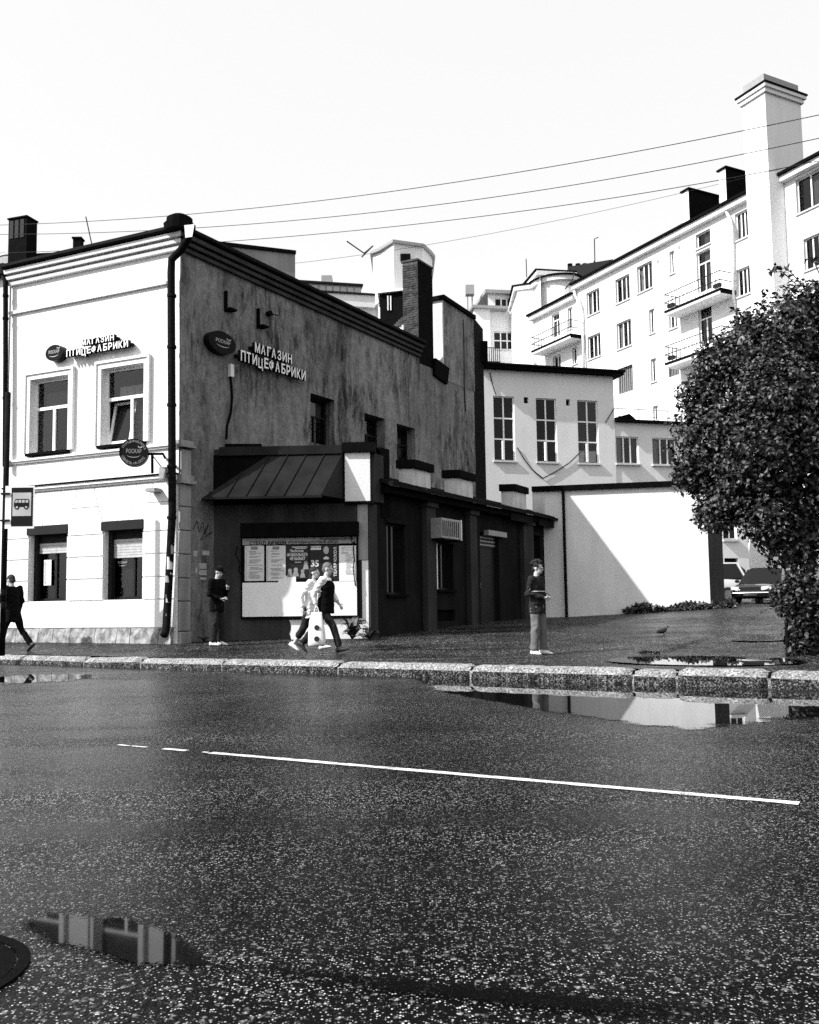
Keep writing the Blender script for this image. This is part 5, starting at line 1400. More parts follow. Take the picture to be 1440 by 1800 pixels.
# ================================================================== shop signs
def emblem(parent, W, c_u, c_z, d, ru, rz, ring=False):
    """Oval swoosh with the shop word across it."""
    text_on(W, 'РОСКАР', c_u - ru * .62, c_z - rz * .08, d, .1, 'board_grey' if not ring else 'sign_grey', parent, .001, width=ru * 1.24, height=rz * .42, name='word')
    mb = MB(); pts = [(c_u + math.cos(R(a)) * ru * .62, c_z - rz * .12 + math.sin(R(a)) * rz * .42) for a in range(200, 345, 9)]
    n = len(pts); top = [(u, z + rz * .09 * math.sin(math.pi * i / (n - 1))) for i, (u, z) in enumerate(pts)]
    for i in range(n - 1): mb.poly([W.P(*pts[i], d), W.P(*pts[i + 1], d), W.P(*top[i + 1], d), W.P(*top[i], d)])
    part('smile', mb, MAT['board_grey' if not ring else 'sign_grey'], parent, normals=False)
    lu, lz = c_u + ru * .45, c_z + rz * .42
    part('leaf_mark', MB().poly([W.P(lu, lz, d), W.P(lu + ru * .22, lz + rz * .02, d), W.P(lu + ru * .28, lz + rz * .2, d), W.P(lu + ru * .06, lz + rz * .1, d)]).poly([W.P(lu, lz, d), W.P(lu + ru * .02, lz + rz * .12, d), W.P(lu - ru * .1, lz + rz * .24, d), W.P(lu - ru * .1, lz + rz * .08, d)]), MAT['board_grey'], parent, normals=False)
def oval(W, cu, cz, ru, rz, d0, d1, n=40):
    mb = MB(); pts = [(cu + math.cos(q) * ru, cz + math.sin(q) * rz) for q in [2 * math.pi * i / n for i in range(n)]]
    return mb.wprism(W, pts, d0, d1)
# front: oval light box and raised letters
q = FW.rect(80, 606, 110, 634, .2); cu, cz_ = (q[0] + q[1]) / 2, (q[2] + q[3]) / 2; ru, rz_ = (q[1] - q[0]) / 2, (q[3] - q[2]) / 2
s1 = thing('oval_shop_sign', 'small dark oval shop sign above the street windows', 'sign', FW.P(cu, cz_ - rz_, .1))
part('light_box', oval(FW, cu, cz_, ru, rz_, .02, .2), MAT['sign_black'], s1)
part('face', oval(FW, cu, cz_, ru * .93, rz_ * .93, .2, .205), MAT['letter_side'], s1)
emblem(s1, FW, cu, cz_, .208, ru, rz_)
def raised(W, name, label, l1, r1, l2, r2, d, ext=.05):
    """Two lines of raised letters: r = (x0, ytop, x1, ybottom) in the frame, read at the middle."""
    a = W.rect(*r1, d); b = W.rect(*r2, d)
    t = thing(name, label, 'sign', W.P((b[0] + b[1]) / 2, b[2], d))
    for s_, q_ in ((l1, a), (l2, b)):
        # one letter, one piece
        wd = [1.25 if ch in 'МФ' else (1.1 if ch in 'ИНЦПАД' else 1.0) for ch in s_]; tot = sum(wd); u = q_[0]
        for ch, w_ in zip(s_, wd):
            full = (q_[1] - q_[0]) * w_ / tot
            me_h = q_[3] - q_[2]
            ex = 1.16 if ch == 'Ц' else 1.0
            text_on(W, ch, u, q_[2] - (me_h * .16 if ch == 'Ц' else 0), d, .3, 'sign_white', t, .006, ext, width=full * .78, height=me_h * ex, name='letter', side='letter_side')
            u += full
    part('letter_rail', MB().wbox(W, a[0], a[1], (a[2] + a[3]) / 2 - .03, (a[2] + a[3]) / 2 + .03, .02, d - ext).wbox(W, b[0], b[1], (b[2] + b[3]) / 2 - .03, (b[2] + b[3]) / 2 + .03, .02, d - ext), MAT['letter_side'], t)
    return t
raised(FW, 'letter_sign', 'white raised two line shop lettering on the sunlit front', 'МАГАЗИН', (146, 592.5, 204, 603.5), 'ПТИЦЕФАБРИКИ', (119, 606.5, 229, 619), .17)
raised(SW, 'letter_sign', 'white raised two line shop lettering on the dark side wall', 'МАГАЗИН', (445, 612.5, 512, 629.5), 'ПТИЦЕФАБРИКИ', (420, 633.5, 536, 651.5), .18)
q = SW.rect(365, 583, 413, 622, .16); cu, cz_ = (q[0] + q[1]) / 2, (q[2] + q[3]) / 2; ru, rz_ = (q[1] - q[0]) / 2, (q[3] - q[2]) / 2
s2 = thing('oval_shop_sign', 'black oval shop sign on the dark side wall', 'sign', SW.P(cu, cz_ - rz_, .1))
part('light_box', oval(SW, cu, cz_, ru, rz_, .02, .2), MAT['sign_black'], s2)
part('rim', oval(SW, cu, cz_, ru * .97, rz_ * .97, .2, .204), MAT['letter_side'], s2)
emblem(s2, SW, cu, cz_, .207, ru * .85, rz_ * .8)
# projecting round sign on its bracket, facing down the street
PWl = Wall((FW.P(FW.uu(268, 795, .3), 0, .0).x, FW.P(FW.uu(268, 795, .3), 0, .0).y), (1, 0.10))
pc = at(235, 793, 19.4); 
PS = Wall((pc.x, pc.y), (1, 0.16))
s3 = thing('hanging_round_sign', 'round black shop sign projecting on a bracket below the window', 'sign', (pc.x, pc.y, pc.z - .35))
q = PS.rect(211, 771, 262, 819); ru, rz_ = (q[1] - q[0]) / 2, (q[3] - q[2]) / 2; cz_ = (q[2] + q[3]) / 2
part('drum', oval(PS, 0, cz_, ru, rz_, -.2, 0).xf(Matrix.Identity(4)), MAT['sign_black'], s3)
part('rim', MB().rings([[PS.P(math.cos(a_) * ru * k, cz_ + math.sin(a_) * rz_ * k, d_) for a_ in [2 * math.pi * i / 40 for i in range(40)]] for k, d_ in ((1.0, .0), (1.0, .01), (.96, .01), (.96, .0))], closed=True), MAT['letter_side'], s3)
emblem(s3, PS, -.0, cz_, .006, ru * .85, rz_ * .75, True)
for s_, a0_, a1_, fl in (('ПТИЦЕФАБРИКА', 150, 20, 1), ('СВЕЖЕСТЬ НА СТОЛЕ', 205, 330, -1)):
    for i, chx in enumerate(s_):
        if chx == ' ': continue
        t = i / (len(s_) - 1); an_ = R(a0_ + (a1_ - a0_) * t); rr_ = .82
        me, co = text_mesh(chx, .075, .001, 0, 'CENTER')
        rot = an_ - math.pi / 2 if fl > 0 else an_ + math.pi / 2
        x_ = co[:, 0] * math.cos(rot) - (co[:, 1] - .025) * math.sin(rot); y_ = co[:, 0] * math.sin(rot) + (co[:, 1] - .025) * math.cos(rot)
        base_ = np.array(PS.P(math.cos(an_) * ru * rr_, cz_ + math.sin(an_) * rz_ * rr_, .006) - base_of(s3))
        w3 = base_ + x_[:, None] * np.array(PS.u) + y_[:, None] * np.array((0, 0, 1))
        me.vertices.foreach_set('co', w3.astype('f').ravel()); me.materials.clear(); me.materials.append(MAT['sign_grey']); put('rim_letter', me, None, s3)
br0 = at(262, 797, 19.5); bw0 = FW.P(FW.uu(272, 800, 0), br0.z, 0)
armz = PS.z(275, 797)
part('bracket_arm', MB().tube([PS.P(ru * .9, armz, -.1), PS.P(ru * 2.0, armz + .01, -.1), FW.P(FW.uu(289, 798, .05), armz + .01, .02)], .03, 6), MAT['black_metal'], s3)
part('bracket_post', MB().tube([PS.P(ru * 1.25, armz, -.1), PS.P(ru * 1.27, armz - .42, -.1)], .03, 6), MAT['black_metal'], s3)
part('bracket_stay', MB().tube([PS.P(ru * 1.25, armz - .02, -.1), FW.P(FW.uu(287, 826, .05), FW.z(287, 826, .05), .03)], .012, 5), MAT['black_metal'], s3)
# small round logo sticker in the shop window
q = FW.rect(202, 983, 222, 996, -.2); g2 = [o for o in cb.children if o.name.startswith('window')]
st_ = thing('window_decal', 'pale round emblem stuck inside the second shop window', 'decal', FW.P((q[0] + q[1]) / 2, q[2], -.2))
emblem(st_, FW, (q[0] + q[1]) / 2, (q[2] + q[3]) / 2, -.262, (q[1] - q[0]) / 1.6, (q[3] - q[2]) / 1.3)

# ================================================================== bus stop
bp = at(4, 1142, 18.9); bp.z = ground_z(bp)
bs = thing('bus_stop', 'bus stop sign board on a dark pole at the left edge', 'bus stop', bp)
top_ = at(5, 690, 18.9)
part('pole', MB().tube([bp, (bp.x, bp.y, top_.z)], .058, 12), MAT['pipe_black'], bs, smooth=True)
BW = Wall((bp.x, bp.y - .06), (1, 0.02))
q = BW.rect(17, 854, 60, 929)
bd = part('board', MB().wbox(BW, 0.02, q[1], q[2], q[3], -.03, 0.0), MAT['sign_white'], bs)
q2 = BW.rect(20, 857, 58, 925)
part('dark_panel', MB().wbox(BW, q2[0], q2[1], q2[2], q2[3], 0, .004), MAT['sign_black'], bd)
q3 = BW.rect(22.5, 866, 55, 907)
part('light_panel', MB().wbox(BW, q3[0], q3[1], q3[2], q3[3], .004, .007), MAT['board_grey'], bd)
a, b, c, e = BW.rect(25, 877, 52, 892)
Lb, Hb = b - a, e - c
part('bus_symbol', MB().wprism(BW, [(a, c + Hb * .05), (b, c + Hb * .05), (b, e - Hb * .15), (b - Lb * .06, e), (a + Lb * .1, e), (a, e - Hb * .45)], .007, .009), MAT['sign_black'], bd)
for k, (x0, x1) in enumerate(((.06, .24), (.29, .47), (.52, .70), (.76, .93))):
    part('bus_window', MB().wprism(BW, [(a + Lb * x0, e - Hb * .45), (a + Lb * x1, e - Hb * .45), (a + Lb * x1, e - Hb * .12), (a + Lb * (x0 + (.06 if k == 0 else 0)), e - Hb * .12)], .009, .0105), MAT['board_grey'], bd)
for fx in (.2, .8):
    part('bus_wheel', MB().disc(BW.P(a + Lb * fx, c + Hb * .02, .007), BW.n, Hb * .26, .005, 18), MAT['sign_black'], bd)
    part('bus_wheel_hub', MB().disc(BW.P(a + Lb * fx, c + Hb * .02, .011), BW.n, Hb * .13, .003, 14), MAT['board_grey'], bd)
for y in (868, 915): part('clamp', MB().wbox(BW, -.07, .12, BW.z(8, y) - .02, BW.z(8, y) + .02, -.05, .03), MAT['frame_dark'], bs)
# small timetable papers pasted on the pole
for y, h_ in ((1040, 10), (1062, 12)):
    pz_ = at(4, y, 18.9).z; part('paper_scrap', MB().tube([(bp.x, bp.y, pz_ - .07), (bp.x, bp.y, pz_ + .05)], .0605, 12), MAT['letter_side'], bs)

# ================================================================== yard post
pb_ = on_z(1385, 1151, 0.02); tp = at(1381, 1076, pb_.y)
tag(part('metal_post', MB().tube([pb_ - Vector((0, 0, .2)), Vector((tp.x, pb_.y, tp.z))], .028, 8).disc(pb_, (0, 0, 1), .05, .02, 10), MAT['pipe_black'], loc=pb_), 'short dark metal post standing by the lilac', 'post')

# ================================================================== cars in the yard
def car(name, label, pos, rz, L, Wd, H, body, mats, hood=.26, kind='saloon'):
    """Lofted body: stations along the length, wheels, glass, lights."""
    t = thing(name, label, 'car', pos); t.rotation_euler = (0, 0, rz)
    def P_(nm, mb, m_, par=None, **k):
        o = part(nm, mb, MAT[m_], None, **k); o.parent = par or t; return o
    # x: length (front +), y: width
    if kind == 'saloon':
        low = [(-.5, .42, .62), (-.46, .30, .74), (-.3, .22, .80), (0, .2, .82), (.2, .2, .82), (.34, .2, .78), (.45, .24, .68), (.5, .34, .55)]
    else:
        low = [(-.5, .36, 1.0), (-.47, .26, 1.08), (-.3, .22, 1.08), (0, .22, 1.06), (.2, .22, 1.04), (.36, .22, .98), (.46, .26, .84), (.5, .36, .66)]
    rings = []
    for fx, zb, zt in low:
        x = fx * L; tap = 1 - .16 * abs(fx * 2) ** 4
        w = Wd / 2 * tap
        rings.append([Vector((x, -w * .9, zb)), Vector((x, -w, zb + (zt - zb) * .35)), Vector((x, -w * .98, zb + (zt - zb) * .75)), Vector((x, -w * .86, zt - .015)), Vector((x, -w * .4, zt + .025)), Vector((x, w * .4, zt + .025)), Vector((x, w * .86, zt - .015)), Vector((x, w * .98, zb + (zt - zb) * .75)), Vector((x, w, zb + (zt - zb) * .35)), Vector((x, w * .9, zb))])
    bo = P_('body', MB().rings(rings), body, smooth=True, bevel=.02)
    if kind == 'saloon': cab = [(-.42, .76, .98, .02), (-.24, .80, .86, .62), (-.05, .82, .86, .66), (.07, .82, .86, .62), (.23, .8, .96, .02)]
    else: cab = [(-.47, 1.04, .94, .35), (-.4, 1.06, .9, .66), (-.1, 1.05, .9, .7), (.1, 1.04, .88, .66), (.3, 1.0, .95, .03)]
    rings = []
    for fx, zb, wf, h in cab:
        w = Wd / 2 * .9
        rings.append([Vector((fx * L, -w, zb - .03)), Vector((fx * L, -w * (1 - .22 * h / .66), zb + h * .9)), Vector((fx * L, -w * .6, zb + h)), Vector((fx * L, w * .6, zb + h)), Vector((fx * L, w * (1 - .22 * h / .66), zb + h * .9)), Vector((fx * L, w, zb - .03))])
    ca = P_('cabin_glass', MB().rings(rings), 'glass_dark', smooth=False)
    # roof panel and pillars
    r1 = [[p + Vector((0, 0, .012)) for p in rg_[1:5]] for rg_ in rings[1:4]]
    mb = MB()
    for i in range(len(r1) - 1):
        for j in range(3): mb.poly([r1[i][j], r1[i + 1][j], r1[i + 1][j + 1], r1[i][j + 1]])
    P_('roof', mb, body, bo)
    for s_ in (0, 1):
        a_ = 0 if s_ == 0 else 5; b_ = 1 if s_ == 0 else 4
        o_ = Vector((0, -.012 if s_ == 0 else .012, .005))
        P_('windscreen_pillar', MB().tube([rings[4][a_] + o_, rings[3][b_] + o_], .03, 6), body, bo)
        P_('rear_pillar', MB().tube([rings[0][a_] + o_, rings[1][b_] + o_], .05, 6), body, bo)
        P_('door_pillar', MB().tube([rings[2][a_] + o_, rings[2][b_] + o_], .03, 6), body, bo)
    zz = .33
    for sx in (-.31, .31):
        for sy in (-1, 1):
            wh = P_('wheel', MB().disc((sx * L, sy * (Wd / 2 - .2) , zz), (0, sy, 0), .33, .2, 20), 'rubber')
            P_('rim', MB().disc((sx * L, sy * (Wd / 2 + .0), zz), (0, sy, 0), .2, .008, 16), 'chrome', wh)
    fz = low[-2][2] - .12
    fx_ = L * .5 + .05; fz += .03
    for sy in (-1, 1):
        P_('headlight', MB().hexa([(fx_, sy * Wd * .24, fz - .07), (fx_ - .13, sy * Wd * .43, fz - .05), (fx_ - .25, sy * Wd * .40, fz - .05), (fx_ - .12, sy * Wd * .24, fz - .07), (fx_ - .03, sy * Wd * .24, fz + .07), (fx_ - .15, sy * Wd * .43, fz + .09), (fx_ - .25, sy * Wd * .40, fz + .09), (fx_ - .12, sy * Wd * .24, fz + .07)]), 'lamp_glass')
        P_('mirror', MB().ell((L * .17, sy * (Wd / 2 + .07), low[3][2] + .1), .08, .1, .07, 10, 6), body)
    P_('grille', MB().box((L * .5 - .005, 0, fz - .02), .05, Wd * .42, .14), 'rubber')
    P_('grille_trim', MB().box((L * .5 + .012, 0, fz + .06), .04, Wd * .44, .025).box((L * .5 + .012, 0, fz - .1), .04, Wd * .44, .02), 'chrome')
    P_('number_plate', MB().box((L * .5 + .02, 0, fz - .22), .03, .5, .11), 'ink_grey')
    P_('bumper', MB().box((L * .49, 0, .36), .16, Wd * .82, .2), body, bevel=.04)
    return t
c1 = at(1318, 1050, 36.0); c1.z = ground_z(c1)
car('parked_car', 'black car parked nose out beneath the lilac', c1 + Vector((1.2, 1.2, 0)), R(-128), 4.5, 1.8, 1.45, 'car_black', None)
c2 = at(1226, 1050, 39.5); c2.z = ground_z(c2)
car('parked_van', 'silver people carrier parked behind the black car', c2 + Vector((.2, 1.0, 0)), R(160), 4.6, 1.85, 1.75, 'car_silver', None, kind='van')

# ================================================================== pigeon
pg = on_ground(1166, 1097)
pt = thing('pigeon', 'dark pigeon standing in the puddled yard', 'bird', pg)
dx = Vector((1, .2, 0)).normalized(); m_ = Matrix.Rotation(R(-18), 3, 'Y')
part('body', MB().rings([[pg + .68 * Vector((x, math.cos(q) * r_, .13 + z + math.sin(q) * r_ * .95)) for q in [2 * math.pi * i / 12 for i in range(12)]] for x, z, r_ in ((-.26, -.05, .012), (-.2, -.035, .035), (-.12, -.01, .07), (-.03, .01, .088), (.05, .03, .078), (.1, .065, .05), (.115, .1, .034), (.125, .135, .036), (.145, .15, .03), (.165, .145, .012), (.185, .138, .004))]), MAT['pigeon'], pt, smooth=True)
for s_ in (-1, 1): part('leg', MB().tube([pg + .68 * Vector((0, s_ * .03, .1)), pg + .68 * Vector((.01, s_ * .03, .01)), pg + .68 * Vector((.05, s_ * .035, .005))], .006, 5), MAT['pigeon'], pt)
for s_ in (-1, 1): part('wing', MB().ell(pg + .68 * Vector((-.07, s_ * .07, .135)), .1, .013, .035, 10, 6), MAT['pigeon'], pt, smooth=True)
# ================================================================== people
def remesh(name, mb, voxel, smooth=3, wrinkle=0.0, wscale=9.0, seed=0, zf=1.0):
    me = mb.mesh(name); o = bpy.data.objects.new(name, me); col.objects.link(o)
    fix_normals(me)
    m = o.modifiers.new('r', 'REMESH'); m.mode = 'VOXEL'; m.voxel_size = voxel; m.use_smooth_shade = True
    s = o.modifiers.new('s', 'SMOOTH'); s.factor = .5; s.iterations = smooth
    dg = bpy.context.evaluated_depsgraph_get(); out = bpy.data.meshes.new_from_object(o.evaluated_get(dg))
    bpy.data.objects.remove(o)
    if wrinkle:
        n = len(out.vertices); co = np.empty(n * 3, 'f'); no = np.empty(n * 3, 'f')
        out.vertices.foreach_get('co', co); out.vertex_normals.foreach_get('vector', no)
        co = co.reshape(-1, 3); no = no.reshape(-1, 3)
        d = np.array([mnoise.noise(Vector((float(c[0]) * wscale + seed, float(c[1]) * wscale, float(c[2]) * wscale * 1.5 * zf))) for c in co])
        d2 = np.array([mnoise.noise(Vector((float(c[0]) * wscale * .6, float(c[1]) * wscale * .6 + seed, float(c[2]) * wscale * 2.2 * zf))) for c in co])
        co += no * ((d + np.abs(d2) * -1.2) * wrinkle)[:, None]
        out.vertices.foreach_set('co', co.ravel()); out.update()
    out.polygons.foreach_set('use_smooth', [True] * len(out.polygons))
    return out

def person(label, pos, yaw, J, look, scale=1.0):
    """J: joints in the person's frame (x forward, y left, z up). look: garments."""
    t = thing('person', label, 'person', pos); t.rotation_euler = (0, 0, yaw); t.scale = (scale,) * 3
    V = Vector
    g = lambda k: V(J[k])
    # ---- body: one continuous surface
    mb = MB()
    pel, ch, nk, hd = g('pelvis'), g('chest'), g('neck'), g('head')
    def torso(mb, gx, gy, lo=.0):
        pts = [pel + V((0, 0, -.10)), pel, pel.lerp(ch, .45), ch, ch.lerp(nk, .55), nk + V((0, 0, -.02))]
        rad = [(.10, .15), (.115, .165), (.10, .145), (.115, .175), (.095, .165), (.055, .07)]
        if lo: pts[0] = pel + V((0, 0, -lo)); rad[0] = (.12, .17)
        mb.rings([[p + V((math.cos(q) * (rx + gx), math.sin(q) * (ry + gy), 0)) for q in [2 * math.pi * i / 16 for i in range(16)]] for p, (rx, ry) in zip(pts, rad)])
    torso(mb, -.015, -.015)
    def limb(mb, ks, rs): mb.tube([g(k) for k in ks], rs, 10); [mb.ell(g(k), r, r, r, 10, 6) for k, r in zip(ks, rs)]
    for s in 'lr':
        limb(mb, ['sh_' + s, 'el_' + s, 'wr_' + s], [.05, .042, .028])
        limb(mb, ['hip_' + s, 'kn_' + s, 'an_' + s], [.08, .055, .038])
        mb.ell((ch + nk) / 2 + (g('sh_' + s) - nk) * .45, .06, .06, .05, 10, 6)
        # hand: palm, four fingers of different lengths bent at the knuckle, thumb from the side of the palm
        wr = g('wr_' + s); d = V(J.get('hand_' + s, (wr - g('el_' + s)))).normalized()
        side = d.cross(V((0, 1 if s == 'l' else -1, .2)))
        side = side.normalized() if side.length > .1 else V((1, 0, 0))
        nrm = d.cross(side).normalized(); pc_ = wr + d * .05
        mb.tube([wr - d * .01, wr + d * .03, wr + d * .085], [.026, .034, .036], 8, flat=.55)
        for i, L_ in enumerate((.066, .076, .070, .054)):
            b0 = wr + d * .08 + side * (.027 - i * .018)
            b1 = b0 + d * L_ * .5 + nrm * .006; b2 = b1 + (d * .75 + nrm * .65).normalized() * L_ * .5
            mb.tube([b0, b1, b2], [.0092, .009, .0075], 6)
        t0 = wr + d * .03 + side * .03; t1 = t0 + (d * .6 + side * .7).normalized() * .032; t2 = t1 + (d * .9 + nrm * .3).normalized() * .03
        mb.tube([t0, t1, t2], [.012, .0105, .009], 6)
    mb.tube([nk + V((0, 0, -.06)), nk.lerp(hd, .5), hd], [.062, .055, .05], 10)
    hy = J.get('head_yaw', 0.0); hp = J.get('head_pitch', 0.0)
    hm = Matrix.Rotation(hy, 3, 'Z') @ Matrix.Rotation(hp, 3, 'Y')
    H = lambda x, y, z: hd + hm @ V((x, y, z))
    def hell(mb, x, y, z, a, b, c, n=12, m=8): mb.ell(H(x, y, z), a, b, c, n, m, hm)
    hell(mb, -.012, 0, .025, .098, .076, .098); hell(mb, .022, 0, -.045, .068, .058, .075); hell(mb, .055, 0, -.088, .03, .03, .022)
    hell(mb, .095, 0, -.02, .022, .014, .02); hell(mb, .088, 0, .012, .018, .04, .012); hell(mb, .08, 0, -.058, .02, .024, .01)
    for s in (-1, 1): hell(mb, -.005, s * .078, -.012, .02, .008, .032, 8, 6)
    put('body', remesh('body', mb, .0085, 2), MAT['skin'], t)
    mb = MB()
    for s in (-1, 1): hell(mb, .087, s * .03, -.002, .008, .013, .007, 8, 6)
    hm_ = part('eyes', mb, MAT['hair']); hm_.parent = t
    mo = MB(); hell(mo, .094, 0, -.062, .006, .02, .004, 8, 6); o = part('mouth', mo, MAT['hair']); o.parent = t
    # ---- hair
    hs = look.get('hair', 'short'); mb = MB()
    hell(mb, -.02, 0, .045, .098, .083, .092)
    hell(mb, -.055, 0, -.005, .06, .075, .075)
    if hs == 'curly':
        rnd = random.Random(4)
        for i in range(46):
            a_ = rnd.uniform(0, 2 * math.pi); e_ = rnd.uniform(-.1, 1.3)
            x, y, z = math.cos(a_) * math.cos(e_), math.sin(a_) * math.cos(e_), math.sin(e_)
            if x > .55 and z < .45: continue
            hell(mb, -.02 + x * .115, y * .1, .045 + z * .11, .032, .032, .032, 6, 5)
    if hs == 'long':
        hell(mb, -.07, 0, -.07, .05, .075, .12); hell(mb, -.09, 0, -.16, .035, .06, .12)
    put('hair', remesh('hair', mb, .009, 1, .012 if hs == 'curly' else .006, 30), MAT[look.get('hair_mat', 'hair')], t)
    if look.get('cap'):
        mb = MB(); hell(mb, -.015, 0, .06, .106, .09, .07); hell(mb, .10, 0, .04, .075, .07, .012)
        put('cap', remesh('cap', mb, .011, 2), MAT[look['cap']], t)
    # ---- top garment
    mb = MB(); torso(mb, .022, .026, look.get('hem', .16))
    for s in 'lr':
        ks = [g('sh_' + s), g('el_' + s), g('el_' + s).lerp(g('wr_' + s), look.get('sleeve', .93))]
        rs = [.076, .064, .05]
        mb.tube([nk.lerp(ks[0], .35) + V((0, 0, -.04))] + ks, [.07] + rs, 12)
        for p, r in zip(ks[:2], rs): mb.ell(p, r, r, r, 10, 6)
    mb.tube([nk + V((-.01, 0, -.05)), nk + V((.0, 0, .02))], [.085, .07], 12)
    put('jacket' if look.get('jacket', 1) else 'shirt', remesh('top', mb, .011, 2, .015, 10, 3, .7), MAT[look['top']], t)
    if look.get('stripes'):
        mb = MB()
        for zz in look['stripes']:
            c = pel.lerp(ch, zz); mb.rings([[c + V((math.cos(q) * .142, math.sin(q) * .205, k)) for q in [2 * math.pi * i / 24 for i in range(24)]] for k in (-.006, .006)], cap=False)
        o = part('jacket_stripe', mb, MAT['cloth_white']); o.parent = t
    # ---- trousers
    mb = MB()
    mb.rings([[pel + V((math.cos(q) * rx, math.sin(q) * ry, z)) for q in [2 * math.pi * i / 14 for i in range(14)]] for z, rx, ry in ((.05, .122, .17), (-.03, .128, .178), (-.11, .11, .165), (-.15, .06, .1))])
    wd = look.get('leg', 1.0)
    for s in 'lr':
        ks = [g('hip_' + s), g('hip_' + s).lerp(g('kn_' + s), .5), g('kn_' + s), g('kn_' + s).lerp(g('an_' + s), .5), g('an_' + s).lerp(g('kn_' + s), look.get('cut', .02))]
        rs = [.098, .09, .074 * wd, .07 * wd, .066 * wd]
        mb.tube(ks, rs, 12)
        for p, r in zip(ks[:4], rs): mb.ell(p, r, r, r, 10, 6)
    put(look.get('leg_name', 'trousers'), remesh('trousers', mb, .012, 2, .014, 12, 9, .28), MAT[look['bottom']], t)
    # ---- shoes
    for s in 'lr':
        mb = MB(); an_ = g('an_' + s); d = V(J.get('toe_' + s, (1, 0, 0))).normalized(); up = V((0, 0, 1)); up = (up - d * up.dot(d)).normalized(); sd = d.cross(up)
        sole = -.075
        rg = []
        for x, w_, h0, h1 in ((-.085, .022, sole, -.01), (-.06, .036, sole - .005, .02), (0, .04, sole - .005, .03), (.07, .043, sole - .005, -.005), (.13, .045, sole - .005, -.03), (.17, .034, sole, -.045), (.185, .014, sole + .008, -.055)):
            zc_, hh = (h0 + h1) / 2, (h1 - h0) / 2
            rg.append([an_ + d * x + sd * (math.cos(q) * w_) + up * (zc_ + math.sin(q) * hh) for q in [2 * math.pi * i / 12 for i in range(12)]])
        mb.rings(rg); o = part('shoe', mb, MAT[look['shoe']], smooth=True); o.parent = t
    return t

def pose(**kw):
    J = dict(pelvis=(0, 0, .94), chest=(.01, 0, 1.28), neck=(0, 0, 1.47), head=(.03, 0, 1.625),
             sh_l=(0, .185, 1.41), sh_r=(0, -.185, 1.41), el_l=(-.02, .23, 1.13), el_r=(-.02, -.23, 1.13), wr_l=(.06, .22, .88), wr_r=(.06, -.22, .88),
             hip_l=(0, .09, .9), hip_r=(0, -.09, .9), kn_l=(.02, .1, .49), kn_r=(.02, -.1, .49), an_l=(-.02, .11, .085), an_r=(-.02, -.11, .085))
    J.update(kw); return J

def stand(px, py, z=None):
    p = on_ground(px, py); return p
# 1. man standing alone near the kerb, hands together in front of him
P1 = stand(946, 1151)
person('curly haired person in a dark striped jacket and pale trousers standing alone', P1, R(-38),
       pose(el_l=(-.03, .25, 1.14), el_r=(-.04, -.25, 1.14), wr_l=(.20, .07, 1.08), wr_r=(.21, -.05, 1.06), hand_l=(.5, -.8, -.1), hand_r=(.5, .8, .0),
            an_l=(.05, .12, .085), kn_l=(.05, .11, .49), head=(.04, 0, 1.62), head_yaw=R(8), head_pitch=R(6), toe_l=(1, .25, 0), toe_r=(1, -.3, 0)),
       dict(hair='curly', top='cloth_dark', bottom='cloth_grey', shoe='shoe_white', leg=1.22, stripes=(.72,), hem=.17), .955)
# 2. person in black by the corner, cap and phone
P2 = stand(381, 1135)
person('person in black jacket and cap leaning by the corner with hands raised', P2, R(-28),
       pose(el_l=(.03, .26, 1.14), el_r=(.0, -.25, 1.12), wr_l=(.24, .08, 1.25), wr_r=(.2, -.1, 1.02), hand_l=(.5, -.6, .5), hand_r=(.7, .5, .1), head_pitch=R(22), head=(.06, 0, 1.615), chest=(.02, 0, 1.28),
            kn_r=(.05, -.1, .5), an_l=(.02, .12, .085)),
       dict(hair='short', cap='cloth_black', top='cloth_black', bottom='cloth_dark', shoe='shoe_white', leg=1.25, hem=.2), .96)
# 3./4. the couple striding past the notice board
P3 = stand(568, 1147)
man = person('person in a pale shirt and dark waistcoat striding past the notice board', P3, R(-14),
       pose(pelvis=(0, 0, .90), chest=(.05, 0, 1.24), neck=(.07, 0, 1.43), head=(.11, 0, 1.585), sh_l=(.05, .18, 1.37), sh_r=(.05, -.18, 1.37),
            hip_l=(0, .09, .87), hip_r=(0, -.09, .87), kn_l=(-.17, .1, .50), an_l=(-.46, .1, .17), kn_r=(.24, -.09, .49), an_r=(.36, -.08, .09), toe_l=(.75, 0, -.65), toe_r=(1, 0, .22),
            el_l=(.12, .24, 1.1), wr_l=(.26, .2, .92), el_r=(-.10, -.23, 1.11), wr_r=(-.04, -.24, .86), hand_r=(.05, 0, -1), head_pitch=R(10)),
       dict(hair='short', hair_mat='hair_light', top='cloth_white', bottom='cloth_dark', shoe='shoe_dark', jacket=0, hem=.1, sleeve=.75))
